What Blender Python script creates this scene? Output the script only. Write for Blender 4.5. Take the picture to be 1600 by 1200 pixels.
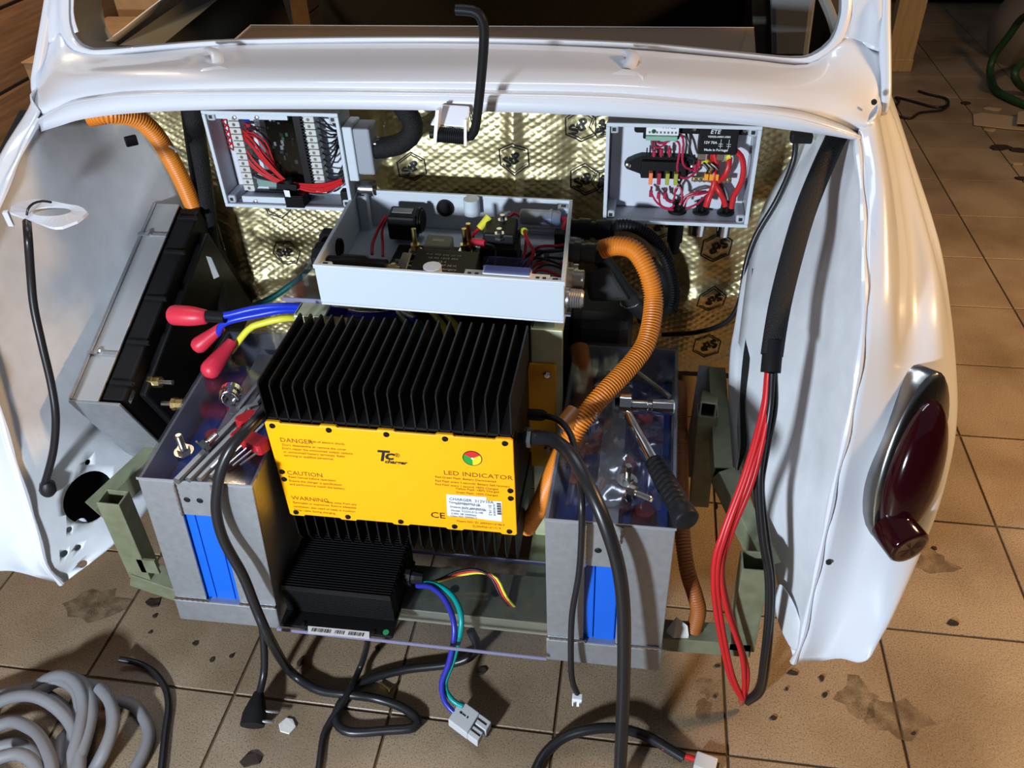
import bpy, bmesh, math, random
from mathutils import Vector, Matrix, noise
V = Vector
rnd = random.Random(7)
for o in list(bpy.data.objects): bpy.data.objects.remove(o)
scene = bpy.context.scene
COL = scene.collection

# ------------------------------------------------------------------ camera
cam_data = bpy.data.cameras.new('camera')
cam = bpy.data.objects.new('camera', cam_data); COL.objects.link(cam)
right = V((.9883972, .1481935, -.0333120)); down = V((.0653648, -.6129589, -.7874064)); fwd = V((-.1371074, .7760928, -.6155335))
M = Matrix((right, -down, -fwd)).transposed().to_4x4(); M.translation = V((0, 0, 1.1713))
cam.matrix_world = M
cam_data.sensor_width = 36; cam_data.lens = 1315 / 1600 * 36; cam_data.clip_start = .01
scene.camera = cam
# ------------------------------------------------------------------ light
world = bpy.data.worlds.new('world'); scene.world = world; world.use_nodes = True
bg = world.node_tree.nodes['Background']; bg.inputs[0].default_value = (.47, .52, .61, 1); bg.inputs[1].default_value = .17
def area(name, loc, target, size, power, col, size_y=None):
    d = bpy.data.lights.new(name, 'AREA'); d.energy = power; d.color = col; d.size = size
    if size_y: d.shape = 'RECTANGLE'; d.size_y = size_y
    o = bpy.data.objects.new(name, d); COL.objects.link(o); o.location = loc
    o.rotation_euler = (V(target) - V(loc)).to_track_quat('-Z', 'Y').to_euler()
    return o
area('led_work_lamp', (-.74, -.70, .80), (-.25, 1.05, .48), .13, 44, (.78, .89, 1))
area('ceiling_bulb', (1.65, 1.2, 1.55), (1.05, 1.0, 0), .2, 40, (1, .60, .25))
area('added_deck_fill', (-.5, 1.5, 2.5), (-.4, 1.3, 0), 1.5, 16, (.84, .91, 1), .3)  # added overhead fill that brightens the top of the rear deck
area('added_carton_fill', (-1.15, 1.55, 1.35), (-1.45, 2.0, .4), .12, 6, (1, .74, .42))  # added lamp beside the car, lightens the cartons and plank wall
scene.view_settings.view_transform = 'Standard'; scene.view_settings.look = 'None'
scene.view_settings.exposure = 0; scene.view_settings.gamma = 1; scene.view_settings.use_curve_mapping = False

# ------------------------------------------------------------------ helpers: materials
MATS = {}
def mat(name, col, rough=.5, metal=0, bump=0, scale=60, var=0, coat=0, trans=0, ior=1.45, spec=.5, wave=0, stretch=None):
    if name in MATS: return MATS[name]
    m = bpy.data.materials.new(name); m.use_nodes = True; nt = m.node_tree; b = nt.nodes['Principled BSDF']
    b.inputs['Base Color'].default_value = (*col, 1); b.inputs['Roughness'].default_value = rough
    b.inputs['Metallic'].default_value = metal; b.inputs['Coat Weight'].default_value = coat
    b.inputs['Transmission Weight'].default_value = trans; b.inputs['IOR'].default_value = ior
    b.inputs['Specular IOR Level'].default_value = spec
    if bump or var:
        tc = nt.nodes.new('ShaderNodeTexCoord'); src = tc.outputs['Object']
        if stretch:
            mp = nt.nodes.new('ShaderNodeMapping'); mp.inputs['Scale'].default_value = stretch
            nt.links.new(src, mp.inputs[0]); src = mp.outputs[0]
        n = nt.nodes.new('ShaderNodeTexNoise'); n.inputs['Scale'].default_value = scale; n.inputs['Detail'].default_value = 5
        nt.links.new(src, n.inputs['Vector'])
        if bump:
            bp = nt.nodes.new('ShaderNodeBump'); bp.inputs['Strength'].default_value = bump; bp.inputs['Distance'].default_value = .002
            nt.links.new(n.outputs['Fac'], bp.inputs['Height']); nt.links.new(bp.outputs[0], b.inputs['Normal'])
        if var:
            r = nt.nodes.new('ShaderNodeValToRGB')
            r.color_ramp.elements[0].position = .3; r.color_ramp.elements[1].position = .7
            r.color_ramp.elements[0].color = (*[c * (1 - var) for c in col], 1)
            r.color_ramp.elements[1].color = (*[min(1, c * (1 + var)) for c in col], 1)
            nt.links.new(n.outputs['Fac'], r.inputs[0]); nt.links.new(r.outputs[0], b.inputs['Base Color'])
    MATS[name] = m; return m

# ------------------------------------------------------------------ helpers: objects
def props(o, label=None, cat=None, group=None, kind=None):
    if label: o['label'] = label
    if cat: o['category'] = cat
    if group: o['group'] = group
    if kind: o['kind'] = kind
    return o
def thing(name, label, cat, loc=(0, 0, 0), group=None, kind=None):
    o = bpy.data.objects.new(name, None); COL.objects.link(o); o.location = loc; o.empty_display_size = .02
    return props(o, label, cat, group, kind)
def link(name, me, parent=None):
    o = bpy.data.objects.new(name, me); COL.objects.link(o)
    if parent is not None:
        o.parent = parent
        w = parent.location.copy(); q = parent.parent
        while q is not None: w += q.location; q = q.parent
        o.location = -w
    return o
def smooth_path(pts, step=.012, closed=False):
    pts = [V(p) for p in pts]
    if len(pts) == 2: return pts
    out = []; n = len(pts)
    for i in range(n - 1):
        p1, p2 = pts[i], pts[i + 1]
        p0 = pts[i - 1] if i else p1 * 2 - p2
        p3 = pts[i + 2] if i + 2 < n else p2 * 2 - p1
        k = max(2, int((p2 - p1).length / step))
        for j in range(k):
            t = j / k
            out.append(.5 * ((2 * p1) + (p2 - p0) * t + (2 * p0 - 5 * p1 + 4 * p2 - p3) * t * t + (3 * p1 - p0 - 3 * p2 + p3) * t ** 3))
    out.append(pts[-1]); return out
class MB:
    """collects vertices and faces; build() links ONE mesh object"""
    def __init__(s): s.v = []; s.f = []; s.m = []; s.mi = 0
    def add(s, vs, fs):
        b = len(s.v); s.v += [tuple(v) for v in vs]; s.f += [tuple(b + i for i in f) for f in fs]; s.m += [s.mi] * len(fs); return s
    def hexa(s, c):  # 8 corners: bottom 4 (ccw), top 4
        return s.add(c, [(3, 2, 1, 0), (4, 5, 6, 7), (0, 1, 5, 4), (1, 2, 6, 5), (2, 3, 7, 6), (3, 0, 4, 7)])
    def box(s, c, d, R=None):
        c = V(c); R = R or Matrix.Identity(3)
        q = [c + R @ V((x * d[0] / 2, y * d[1] / 2, z * d[2] / 2)) for z in (-1, 1) for x, y in ((-1, -1), (1, -1), (1, 1), (-1, 1))]
        return s.hexa(q)
    def bb(s, x0, x1, y0, y1, z0, z1): return s.box(((x0 + x1) / 2, (y0 + y1) / 2, (z0 + z1) / 2), (x1 - x0, y1 - y0, z1 - z0))
    def rbox(s, c, d, r=.005, R=None, n=3, axis=2):
        """box with rounded vertical edges (about the given axis) and a small chamfer"""
        hx, hy, hz = [(d[i] / 2) for i in ((0, 1, 2) if axis == 2 else (1, 2, 0) if axis == 0 else (2, 0, 1))]
        r = min(r, hx * .98, hy * .98); ring = []
        for cx, cy, a0 in ((hx - r, hy - r, 0), (-hx + r, hy - r, 90), (-hx + r, -hy + r, 180), (hx - r, -hy + r, 270)):
            for k in range(n + 1):
                a = math.radians(a0 + 90 * k / n); ring.append((cx + r * math.cos(a), cy + r * math.sin(a)))
        return s.prism(ring, -hz, hz, c, R, axis, ch=min(r * .3, hz * .3))
    def prism(s, poly, z0, z1, c=(0, 0, 0), R=None, axis=2, ch=0):
        c = V(c); R = R or Matrix.Identity(3)
        def tr(x, y, z):
            p = (x, y, z) if axis == 2 else (z, x, y) if axis == 0 else (y, z, x)
            return c + R @ V(p)
        n = len(poly); mx = sum(p[0] for p in poly) / n; my = sum(p[1] for p in poly) / n
        L = []
        levels = [(z0, 0), (z1, 0)] if not ch else [(z0, ch), (z0 + ch, 0), (z1 - ch, 0), (z1, ch)]
        for z, ins in levels:
            for x, y in poly:
                dx, dy = x - mx, y - my; l = math.hypot(dx, dy) or 1
                L.append(tr(x - dx / l * ins, y - dy / l * ins, z))
        F = [tuple(reversed(range(n)))]
        for k in range(len(levels) - 1):
            F += [(k * n + i, k * n + (i + 1) % n, (k + 1) * n + (i + 1) % n, (k + 1) * n + i) for i in range(n)]
        F.append(tuple((len(levels) - 1) * n + i for i in range(n)))
        return s.add(L, F)
    def lathe(s, p0, axis, prof, n=16):
        """revolve (distance along axis, radius) pairs"""
        p0 = V(p0); w = V(axis).normalized(); u = w.orthogonal().normalized(); q = w.cross(u); L = []; F = []
        for h, r in prof:
            for k in range(n):
                a = 2 * math.pi * k / n; L.append(p0 + w * h + (u * math.cos(a) + q * math.sin(a)) * r)
        for i in range(len(prof) - 1):
            F += [(i * n + k, i * n + (k + 1) % n, (i + 1) * n + (k + 1) % n, (i + 1) * n + k) for k in range(n)]
        F.append(tuple(reversed(range(n)))); F.append(tuple((len(prof) - 1) * n + k for k in range(n)))
        return s.add(L, F)
    def cyl(s, p0, p1, r, n=14, r1=None):
        d = V(p1) - V(p0); return s.lathe(p0, d, [(0, r), (d.length, r if r1 is None else r1)], n)
    def tube(s, pts, r, n=8, step=.012, smooth=True, flat=None, rfun=None):
        pts = smooth_path(pts, step) if smooth else [V(p) for p in pts]
        m = len(pts); L = []; F = []; t0 = (pts[1] - pts[0]).normalized(); u = t0.orthogonal().normalized()
        if flat: u = (V(flat) - t0 * V(flat).dot(t0)).normalized()
        for i, p in enumerate(pts):
            t = (pts[min(i + 1, m - 1)] - pts[max(i - 1, 0)]).normalized()
            u = (u - t * u.dot(t)).normalized(); q = t.cross(u)
            ri = rfun(i) if rfun else r
            ra, rb = (ri if isinstance(ri, tuple) else (ri, ri))
            for k in range(n):
                a = 2 * math.pi * k / n; L.append(p + u * math.cos(a) * ra + q * math.sin(a) * rb)
        for i in range(m - 1):
            F += [(i * n + k, i * n + (k + 1) % n, (i + 1) * n + (k + 1) % n, (i + 1) * n + k) for k in range(n)]
        F.append(tuple(reversed(range(n)))); F.append(tuple((m - 1) * n + k for k in range(n)))
        return s.add(L, F)
    def corrugated(s, pts, r, depth=.0021, pitch=.0042, n=14):
        pts = smooth_path(pts, .002); acc = [0]
        for a, b in zip(pts, pts[1:]): acc.append(acc[-1] + (b - a).length)
        out = []; st = pitch / 4; x = 0; j = 0
        while x < acc[-1]:
            while acc[j + 1] < x: j += 1
            f = (x - acc[j]) / max(1e-9, acc[j + 1] - acc[j]); out.append(pts[j].lerp(pts[j + 1], f)); x += st
        return s.tube(out, r, n, smooth=False, rfun=lambda i: r - (depth if i % 4 in (0, 3) else 0))
    def grid(s, rows):
        n = len(rows[0]); L = [p for r in rows for p in r]
        return s.add(L, [(i * n + j, i * n + j + 1, (i + 1) * n + j + 1, (i + 1) * n + j) for i in range(len(rows) - 1) for j in range(n - 1)])
    def patch(s, rows, nu=4, nv=4):
        """smooth surface through every control point"""
        def cr(p0, p1, p2, p3, t): return .5 * ((2 * p1) + (p2 - p0) * t + (2 * p0 - 5 * p1 + 4 * p2 - p3) * t * t + (3 * p1 - p0 - 3 * p2 + p3) * t ** 3)
        def res(l, k):
            n = len(l); out = []
            for i in range(n - 1):
                a, b_ = l[i], l[i + 1]; p = l[i - 1] if i else a * 2 - b_; q = l[i + 2] if i + 2 < n else b_ * 2 - a
                out += [cr(p, a, b_, q, j / k) for j in range(k)]
            return out + [l[-1]]
        g = [res([V(p) for p in r], nu) for r in rows]
        return s.grid(list(zip(*[res(list(c_), nv) for c_ in zip(*g)])))
    def lbox(s, T, u0, u1, v0, v1, w0, w1):
        return s.hexa([T(u, v, w) for w in (w0, w1) for u, v in ((u0, v0), (u1, v0), (u1, v1), (u0, v1))])
    def build(s, name, material, parent=None, smooth=False, angle=40, label=None, kind=None, bevel=0, sub=0, solid=0):
        me = bpy.data.meshes.new(name); me.from_pydata(s.v, [], s.f); me.update()
        for mm in (material if isinstance(material, (list, tuple)) else [material]): me.materials.append(mm)
        if isinstance(material, (list, tuple)): me.polygons.foreach_set('material_index', s.m)
        if smooth:
            me.polygons.foreach_set('use_smooth', [True] * len(me.polygons))
            if angle < 180:
                bm = bmesh.new(); bm.from_mesh(me); a = math.radians(angle)
                for e in bm.edges:
                    if len(e.link_faces) == 2 and e.calc_face_angle(0) > a: e.smooth = False
                bm.to_mesh(me); bm.free()
        o = link(name, me, parent)
        if solid:
            md = o.modifiers.new('thickness', 'SOLIDIFY'); md.thickness = solid; md.offset = 0
        if bevel:
            md = o.modifiers.new('bevel', 'BEVEL'); md.width = bevel; md.segments = 2; md.limit_method = 'ANGLE'
        if sub:
            md = o.modifiers.new('sub', 'SUBSURF'); md.levels = sub; md.render_levels = sub
        if label: o['label'] = label
        if kind: o['kind'] = kind
        return o
def frame(o, ex, ey):
    """matrix with origin o, x axis ex, y axis near ey"""
    ex = V(ex).normalized(); ez = ex.cross(V(ey)).normalized(); ey = ez.cross(ex)
    m = Matrix((ex, ey, ez)).transposed().to_4x4(); m.translation = V(o); return m
def text(name, body, size, m, material, parent, align='LEFT', extrude=.0001, bold=0, shear=0, sx=1):
    c = bpy.data.curves.new(name, 'FONT'); c.body = body; c.size = size; c.align_x = align; c.extrude = extrude; c.offset = bold; c.shear = shear
    c.resolution_u = 2
    t = bpy.data.objects.new(name, c); COL.objects.link(t)
    me = bpy.data.meshes.new_from_object(t); bpy.data.objects.remove(t); bpy.data.curves.remove(c)
    me.transform(m @ Matrix.Diagonal((sx, 1, 1, 1))); me.materials.clear(); me.materials.append(material); me.name = name
    return link(name, me, parent)
def copy_tree(o, parent=None, **kw):
    c = o.copy(); COL.objects.link(c); c.parent = parent
    for ch in list(o.children): copy_tree(ch, c)
    return c
def one(name, mb, material, label, cat, group=None, **kw):
    o = mb.build(name, material, None, **kw); return props(o, label, cat, group)

# ------------------------------------------------------------------ materials
PAINT = mat('white_car_paint', (.66, .68, .74), .3, coat=.5, bump=.015, scale=25)
PAINTR = mat('worn_white_paint', (.68, .70, .74), .5, bump=.25, scale=30, var=.06)
BARE = mat('torn_bare_metal', (.45, .46, .46), .45, .5, bump=.6, scale=80, var=.3)
GROUT = mat('dark_grout', (.09, .055, .028), .9)
BLACKP = mat('black_plastic', (.011, .011, .012), .45, spec=.14)
BLACKS = mat('black_satin_coating', (.006, .006, .007), .42, spec=.3)
RUBBER = mat('black_rubber', (.012, .012, .012), .5)
CABLE = mat('black_cable_sheath', (.012, .012, .014), .34)
BRAID = mat('black_braided_sleeve', (.012, .012, .013), .55, bump=1, scale=500, spec=.25)
ORANGE = mat('orange_conduit', (.72, .22, .02), .42)
ALU = mat('brushed_aluminium', (.36, .375, .40), .45, .65, bump=.08, scale=90, var=.08)
STEEL = mat('bright_steel', (.62, .62, .63), .22, 1)
CHROME = mat('chrome', (.75, .75, .76), .1, 1)
BRASS = mat('yellow_zinc', (.70, .55, .25), .3, 1)
OLIVE = mat('olive_primer_steel', (.20, .21, .13), .45, .25, bump=.2, scale=50, var=.15)
OLIVEL = mat('zinc_yellow_plate', (.50, .52, .33), .45, .3, bump=.2, scale=40, var=.15)
GREYBOX = mat('light_grey_enclosure', (.56, .61, .67), .38)
GREYIN = mat('grey_enclosure_shell', (.42, .45, .50), .4)
RED = mat('red_insulation', (.55, .015, .02), .4)
REDB = mat('red_rubber_boot', (.65, .03, .06), .4)
BLUE = mat('blue_insulation', (.01, .035, .55), .35)
TEAL = mat('teal_insulation', (0, .27, .27), .35)
YELLOW = mat('yellow_insulation', (.75, .70, .05), .4)
WHITE = mat('white_print', (.75, .75, .75), .5)
INK = mat('black_ink', (.01, .01, .01), .5)
GREYW = mat('grey_cable_sheath', (.17, .17, .18), .5, bump=.1, scale=60)
CARD = mat('cardboard', (.30, .17, .08), .85, bump=.15, scale=40, var=.1)
CLEAR = mat('clear_plastic', (.92, .93, .96), .04, trans=1, ior=1.2)
def acrylic(name, tint, rough=.05, ior=1.45, haze=0, hz=(.55, .55, .6), gloss=.035):
    m = bpy.data.materials.new(name); m.use_nodes = True; nt = m.node_tree; nt.nodes.clear()
    out = nt.nodes.new('ShaderNodeOutputMaterial'); mx = nt.nodes.new('ShaderNodeMixShader')
    t = nt.nodes.new('ShaderNodeBsdfTransparent'); t.inputs[0].default_value = (*tint, 1)
    g = nt.nodes.new('ShaderNodeBsdfGlossy'); g.inputs['Roughness'].default_value = rough; g.inputs[0].default_value = (.9, .9, .95, 1)
    lw = nt.nodes.new('ShaderNodeLayerWeight'); lw.inputs[0].default_value = .5
    pw = nt.nodes.new('ShaderNodeMath'); pw.operation = 'POWER'; pw.inputs[1].default_value = 4
    ml = nt.nodes.new('ShaderNodeMath'); ml.operation = 'MULTIPLY_ADD'; ml.inputs[1].default_value = .9; ml.inputs[2].default_value = gloss
    nt.links.new(lw.outputs['Facing'], pw.inputs[0]); nt.links.new(pw.outputs[0], ml.inputs[0]); nt.links.new(ml.outputs[0], mx.inputs[0])
    nt.links.new(t.outputs[0], mx.inputs[1]); nt.links.new(g.outputs[0], mx.inputs[2])
    last = mx
    if haze:
        d = nt.nodes.new('ShaderNodeBsdfDiffuse'); d.inputs[0].default_value = (*hz, 1)
        m2 = nt.nodes.new('ShaderNodeMixShader'); m2.inputs[0].default_value = haze
        nt.links.new(mx.outputs[0], m2.inputs[1]); nt.links.new(d.outputs[0], m2.inputs[2]); last = m2
    nt.links.new(last.outputs[0], out.inputs[0]); return m
ACRYL = acrylic('clear_acrylic', (.88, .89, .92), .06, 1.45, .02)
ACRYLE = mat('acrylic_cut_edge', (.20, .19, .30), .3)

# tile material: every tile a slightly different tone, speckled stone look
TILE = bpy.data.materials.new('sandy_floor_tile'); TILE.use_nodes = True
nt = TILE.node_tree; b = nt.nodes['Principled BSDF']
tc = nt.nodes.new('ShaderNodeTexCoord'); gm = nt.nodes.new('ShaderNodeNewGeometry')
n1 = nt.nodes.new('ShaderNodeTexNoise'); n1.inputs['Scale'].default_value = 420; n1.inputs['Detail'].default_value = 3
n2 = nt.nodes.new('ShaderNodeTexNoise'); n2.inputs['Scale'].default_value = 5; n2.inputs['Detail'].default_value = 6
nt.links.new(gm.outputs['Position'], n1.inputs['Vector']); nt.links.new(gm.outputs['Position'], n2.inputs['Vector'])
r1 = nt.nodes.new('ShaderNodeValToRGB'); e = r1.color_ramp.elements
e[0].position = .30; e[0].color = (.14, .10, .065, 1); e[1].position = .46; e[1].color = (.29, .215, .14, 1)
x = e.new(.66); x.color = (.355, .27, .18, 1)
r2 = nt.nodes.new('ShaderNodeValToRGB'); e = r2.color_ramp.elements
e[0].position = .30; e[0].color = (.62, .56, .5, 1); e[1].position = .6; e[1].color = (1, 1, 1, 1)
oi = nt.nodes.new('ShaderNodeObjectInfo'); mr = nt.nodes.new('ShaderNodeMapRange')
mr.inputs[3].default_value = .88; mr.inputs[4].default_value = 1.08
nt.links.new(oi.outputs['Random'], mr.inputs[0]); nt.links.new(n1.outputs[0], r1.inputs[0]); nt.links.new(n2.outputs[0], r2.inputs[0])
m1 = nt.nodes.new('ShaderNodeMix'); m1.data_type = 'RGBA'; m1.blend_type = 'MULTIPLY'; m1.inputs[0].default_value = 1
m2 = nt.nodes.new('ShaderNodeVectorMath'); m2.operation = 'SCALE'
nt.links.new(r1.outputs[0], m1.inputs[6]); nt.links.new(r2.outputs[0], m1.inputs[7])
nt.links.new(m1.outputs[2], m2.inputs[0]); nt.links.new(mr.outputs[0], m2.inputs['Scale'])
nt.links.new(m2.outputs[0], b.inputs['Base Color']); b.inputs['Roughness'].default_value = .42
bp = nt.nodes.new('ShaderNodeBump'); bp.inputs['Strength'].default_value = .35; bp.inputs['Distance'].default_value = .001
n3 = nt.nodes.new('ShaderNodeTexNoise'); n3.inputs['Scale'].default_value = 120; nt.links.new(gm.outputs['Position'], n3.inputs['Vector'])
nt.links.new(n3.outputs[0], bp.inputs['Height']); nt.links.new(bp.outputs[0], b.inputs['Normal'])

# ------------------------------------------------------------------ floor: grout bed + tiles
floor = MB().bb(-5, 5, -3, 7, -.05, -.003).build('floor', GROUT)
props(floor, 'sandy speckled square ceramic tile floor', None, None, 'structure')
h = .1228; c = .0007
tile_v = [(-h, -h, -.006), (h, -h, -.006), (h, h, -.006), (-h, h, -.006), (-h, -h, -c), (h, -h, -c), (h, h, -c), (-h, h, -c),
          (-h + c, -h + c, 0), (h - c, -h + c, 0), (h - c, h - c, 0), (-h + c, h - c, 0)]
tile_f = [(8, 9, 10, 11)] + [(i, (i + 1) % 4, 4 + (i + 1) % 4, 4 + i) for i in range(4)] + [(4 + i, 4 + (i + 1) % 4, 8 + (i + 1) % 4, 8 + i) for i in range(4)]
tm = bpy.data.meshes.new('tile'); tm.from_pydata(tile_v, [], tile_f); tm.materials.append(TILE)
rest = MB()
for i in range(-16, 23):
    for j in range(-14, 25):
        x, y = -.8251 + .25 * (i + .5), .6559 + .25 * (j + .5)
        vis = (.45 < y < 1.5 and -1.05 - .75 * (y - .5) - .15 < x < .72 + .3 * (y - .7)) or (1.5 <= y < 4.6 and .2 < x < .8 + .3 * (y - .7))
        if vis:
            o = link('tile', tm, floor); o.location = (x, y, 0)
        else: rest.add([(x + a, y + b_, c_) for a, b_, c_ in tile_v], tile_f)
rest.build('outer_tiles', TILE, floor, kind='stuff')

# ------------------------------------------------------------------ the car: one thing, its panels are parts
car = thing('car', 'white vintage car with its rear engine bay stripped open', 'car', (-.3, 1.6, 0))
XC = -.30
def mir(p): return (2 * XC - p[0], p[1], p[2])
# rear deck between window and bay opening
lip0 = [(-.8643,1.065,.7328),(-.8191,1.055,.7471),(-.7771,1.05,.7592),(-.7028,1.045,.7708),(-.5765,1.04,.7806),(-.3848,1.03,.7891),(-.2,1.03,.7897),(-.0473,1.035,.7854),(0.1094,1.04,.7774),(0.1721,1.045,.7697),(0.2206,1.055,.7605),(0.265,1.07,.7483)]
lip1 = [(-.8568,1.062,.751),(-.8032,1.055,.7749),(-.7476,1.05,.7867),(-.695,1.045,.7938),(-.5621,1.04,.8006),(-.4059,1.03,.8069),(-.2136,1.03,.808),(-.0394,1.035,.804),(0.115,1.04,.7927),(0.1772,1.045,.7843),(0.2266,1.055,.7688),(0.2666,1.07,.7517)]
lip2 = [(-.8758,1.088,.7456),(-.8082,1.078,.773),(-.7616,1.072,.7832),(-.7069,1.066,.7925),(-.5709,1.06,.8012),(-.4131,1.052,.8075),(-.2177,1.052,.8084),(-.0406,1.055,.8065),(0.1163,1.062,.7935),(0.1855,1.07,.7832),(0.2345,1.08,.7659),(0.2707,1.09,.748)]
dk1 = [(-.8841,1.09,.7532),(-.8252,1.085,.7784),(-.7734,1.08,.7901),(-.7092,1.075,.7999),(-.5719,1.067,.8091),(-.4144,1.06,.8148),(-.2187,1.06,.8163),(-.0413,1.063,.8141),(0.1157,1.07,.8018),(0.1879,1.08,.7893),(0.2422,1.09,.7738),(0.2805,1.087,.7611)]
dk2 = [(-.9021,1.12,.7591),(-.8432,1.11,.7897),(-.7905,1.1,.8019),(-.7194,1.1,.81),(-.5847,1.1,.8162),(-.4268,1.1,.8201),(-.2257,1.1,.8228),(-.0435,1.1,.8204),(0.1165,1.1,.8099),(0.1907,1.105,.7983),(0.2505,1.112,.7872),(0.298,1.125,.7621)]
win = [(-.9146,1.1971,.8153),(-.891,1.212,.8392),(-.8691,1.1983,.8173),(-.8409,1.1896,.8034),(-.7961,1.1899,.8038),(-.6313,1.1981,.8169),(-.4601,1.2008,.8214),(-.2446,1.2019,.8231),(-.0286,1.199,.8184),(0.1728,1.1913,.8061),(0.2094,1.1898,.8037),(0.2328,1.1969,.8151),(0.2517,1.21,.836),(0.2989,1.2076,.8322)]
dk3 = [(-.9141,1.165,.7799),(-.8791,1.165,.8011),(-.8361,1.155,.8001),(-.7539,1.16,.8042),(-.6143,1.165,.8143),(-.4502,1.17,.819),(-.2388,1.17,.8213),(-.0469,1.165,.8182),(0.1204,1.16,.8094),(0.2002,1.155,.8047),(0.2633,1.165,.804),(0.2984,1.165,.7963)]
wb = [(-.9158,1.1921,.8074),(-.8815,1.2096,.8353),(-.8576,1.1934,.8095),(-.7754,1.1907,.8052),(-.6283,1.1981,.8169),(-.4601,1.2008,.8214),(-.2446,1.2019,.8231),(-.0487,1.1993,.8189),(0.1225,1.1928,.8084),(0.2077,1.1898,.8037),(0.2506,1.2074,.8319),(0.2996,1.1991,.8185)]
MB().patch([lip2, dk1, dk2, dk3, wb]).build('rear_deck', PAINT, car, True, 180, solid=.002)
MB().patch([lip0, lip1], 4, 1).build('opening_lip', PAINT, car, True, 180, solid=.003)
MB().patch([lip1, lip2], 4, 1).build('lid_gutter', PAINT, car, True, 180, solid=.002)
# pillars beside the rear window and the roof above
for side in (0, 1):
    f = (lambda p: p) if side else mir
    a = [f(p) for p in [(0.2506,1.2074,.8319),(0.2569,1.2178,.8485),(0.2582,1.2289,.8663),(0.2529,1.2502,.9004),(0.2415,1.2798,.9477),(0.2222,1.3134,1.0015)]]
    g = [f(p) for p in [(0.2739,1.2031,.825),(0.2765,1.2161,.8458),(0.2767,1.229,.8664),(0.2706,1.2502,.9004),(0.2582,1.2798,.9476),(0.2381,1.3133,1.0013)]]
    o2 = [f(p) for p in [(0.2996,1.1991,.8185), (0.2993,1.2145,.8432), (0.2975,1.229,.8664), (.298, 1.29, .92), (.285, 1.345, .99), (.262, 1.42, 1.06)]]
    o3 = [f(p) for p in [(.315, 1.30, .81), (.313, 1.32, .835), (.31, 1.34, .867), (.304, 1.38, .92), (.29, 1.43, .99), (.265, 1.50, 1.06)]]
    MB().patch([a, g, o2, o3]).build('window_pillar', PAINT, car, True, 180, solid=.002)
    # drip-rail flange standing off the pillar
    p = [f(q) for q in [(0.3038,1.135,.7585),(0.3048,1.15,.7766),(0.3033,1.18,.808),(0.3003,1.215,.8463),(0.2985,1.245,.8782),(0.2951,1.29,.9229)]]
    MB().tube(p, .01, 10, flat=(1, 0, 0), rfun=lambda i: (.0075, .011) if i > 1 else (.005 + .002 * i, .007 + .002 * i)).build('drip_rail', PAINT, car, True, 60)
seal_in = [(-.8619,1.3179,1.0087),(-.8637,1.2751,.9401),(-.8644,1.2316,.8706),(-.8636,1.2131,.8409),(-.8533,1.1999,.8198),(-.8325,1.1936,.8097),(-.7961,1.1931,.8089),(-.6334,1.1997,.8196),(-.4601,1.2027,.8244),(-.2448,1.2038,.826),(-.0289,1.2012,.8219),(0.1222,1.195,.8119),(0.1842,1.1925,.808),(0.2119,1.1946,.8114),(0.2355,1.2052,.8283),(0.2437,1.2195,.8511),(0.2438,1.2332,.8731),(0.2357,1.2714,.9343),(0.2189,1.3093,.9949)]
seal_out = [(-.8764,1.318,1.0089),(-.8813,1.2751,.9402),(-.8843,1.2316,.8705),(-.8836,1.213,.8408),(-.8691,1.1983,.8173),(-.8409,1.1901,.8042),(-.7961,1.1899,.8038),(-.6313,1.1976,.8161),(-.46,1.2006,.821),(-.2446,1.2017,.8227),(-.0286,1.199,.8184),(0.1226,1.1923,.8077),(0.1864,1.1892,.8028),(0.2142,1.1907,.8052),(0.2382,1.1987,.8179),(0.2529,1.2126,.8402),(0.2559,1.2332,.8731),(0.2477,1.2714,.9342),(0.2317,1.3092,.9947)]
mid = [tuple((V(a) + V(b)) / 2 + V((0, -.003, .004))) for a, b in zip(seal_in, seal_out)]
MB().patch([seal_in, mid, seal_out]).build('window_flange', PAINT, car, True, 180, solid=.004)
SEAL = mat('grey_window_seal', (.16, .165, .18), .5)
MB().tube([tuple(V(p) + V((0, .002, .001))) for p in seal_in], .0035, 8).build('window_seal', SEAL, car, True)
# roof shell
roof_rows = []
for y, z in ((1.42, 1.05), (1.5, 1.10), (1.75, 1.14), (2.4, 1.14), (2.9, 1.06)):
    roof_rows.append([(XC + u * .565, y + .02 * u * u, z - .05 * u * u - .03 * u ** 6) for u in (-1, -.8, -.4, 0, .4, .8, 1)])
MB().patch(roof_rows).build('roof', PAINT, car, True, 180, solid=.004)

# rear wings
fen = [[(0.2648,1.07,.7491),(0.2874,1.09,.7568)], [(0.266,.995,.7136),(0.2897,1,.7204)], [(0.2638,.915,.6706),(0.2914,.92,.6692)], [(0.2616,.856,.6375),(0.2909,.86,.6281)],
       [(0.2605,.82,.5916),(0.293,.83,.5729)], [(0.2584,.79,.5211),(0.292,.8,.5058)], [(0.2554,.772,.4504),(0.2947,.785,.4313)], [(0.2549,.758,.393),(0.2938,.765,.3673)],
       [(0.2533,.732,.2705),(0.2865,.735,.2654)], [(0.2504,.712,.2045),(0.2843,.72,.2034)], [(0.2504,.719,.1507),(0.2807,.72,.1564)]]
c2 = [(0.3159,1.17,.7371),(0.3297,1.09,.6848),(0.3351,.99,.6366),(0.3266,.91,.6069),(0.3241,.855,.5614),(0.3205,.81,.4999),(0.3213,.785,.4289),(0.3196,.762,.3682),(0.3094,.728,.2716),(0.3051,.71,.2213),(0.2995,.7,.1939)]
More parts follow.
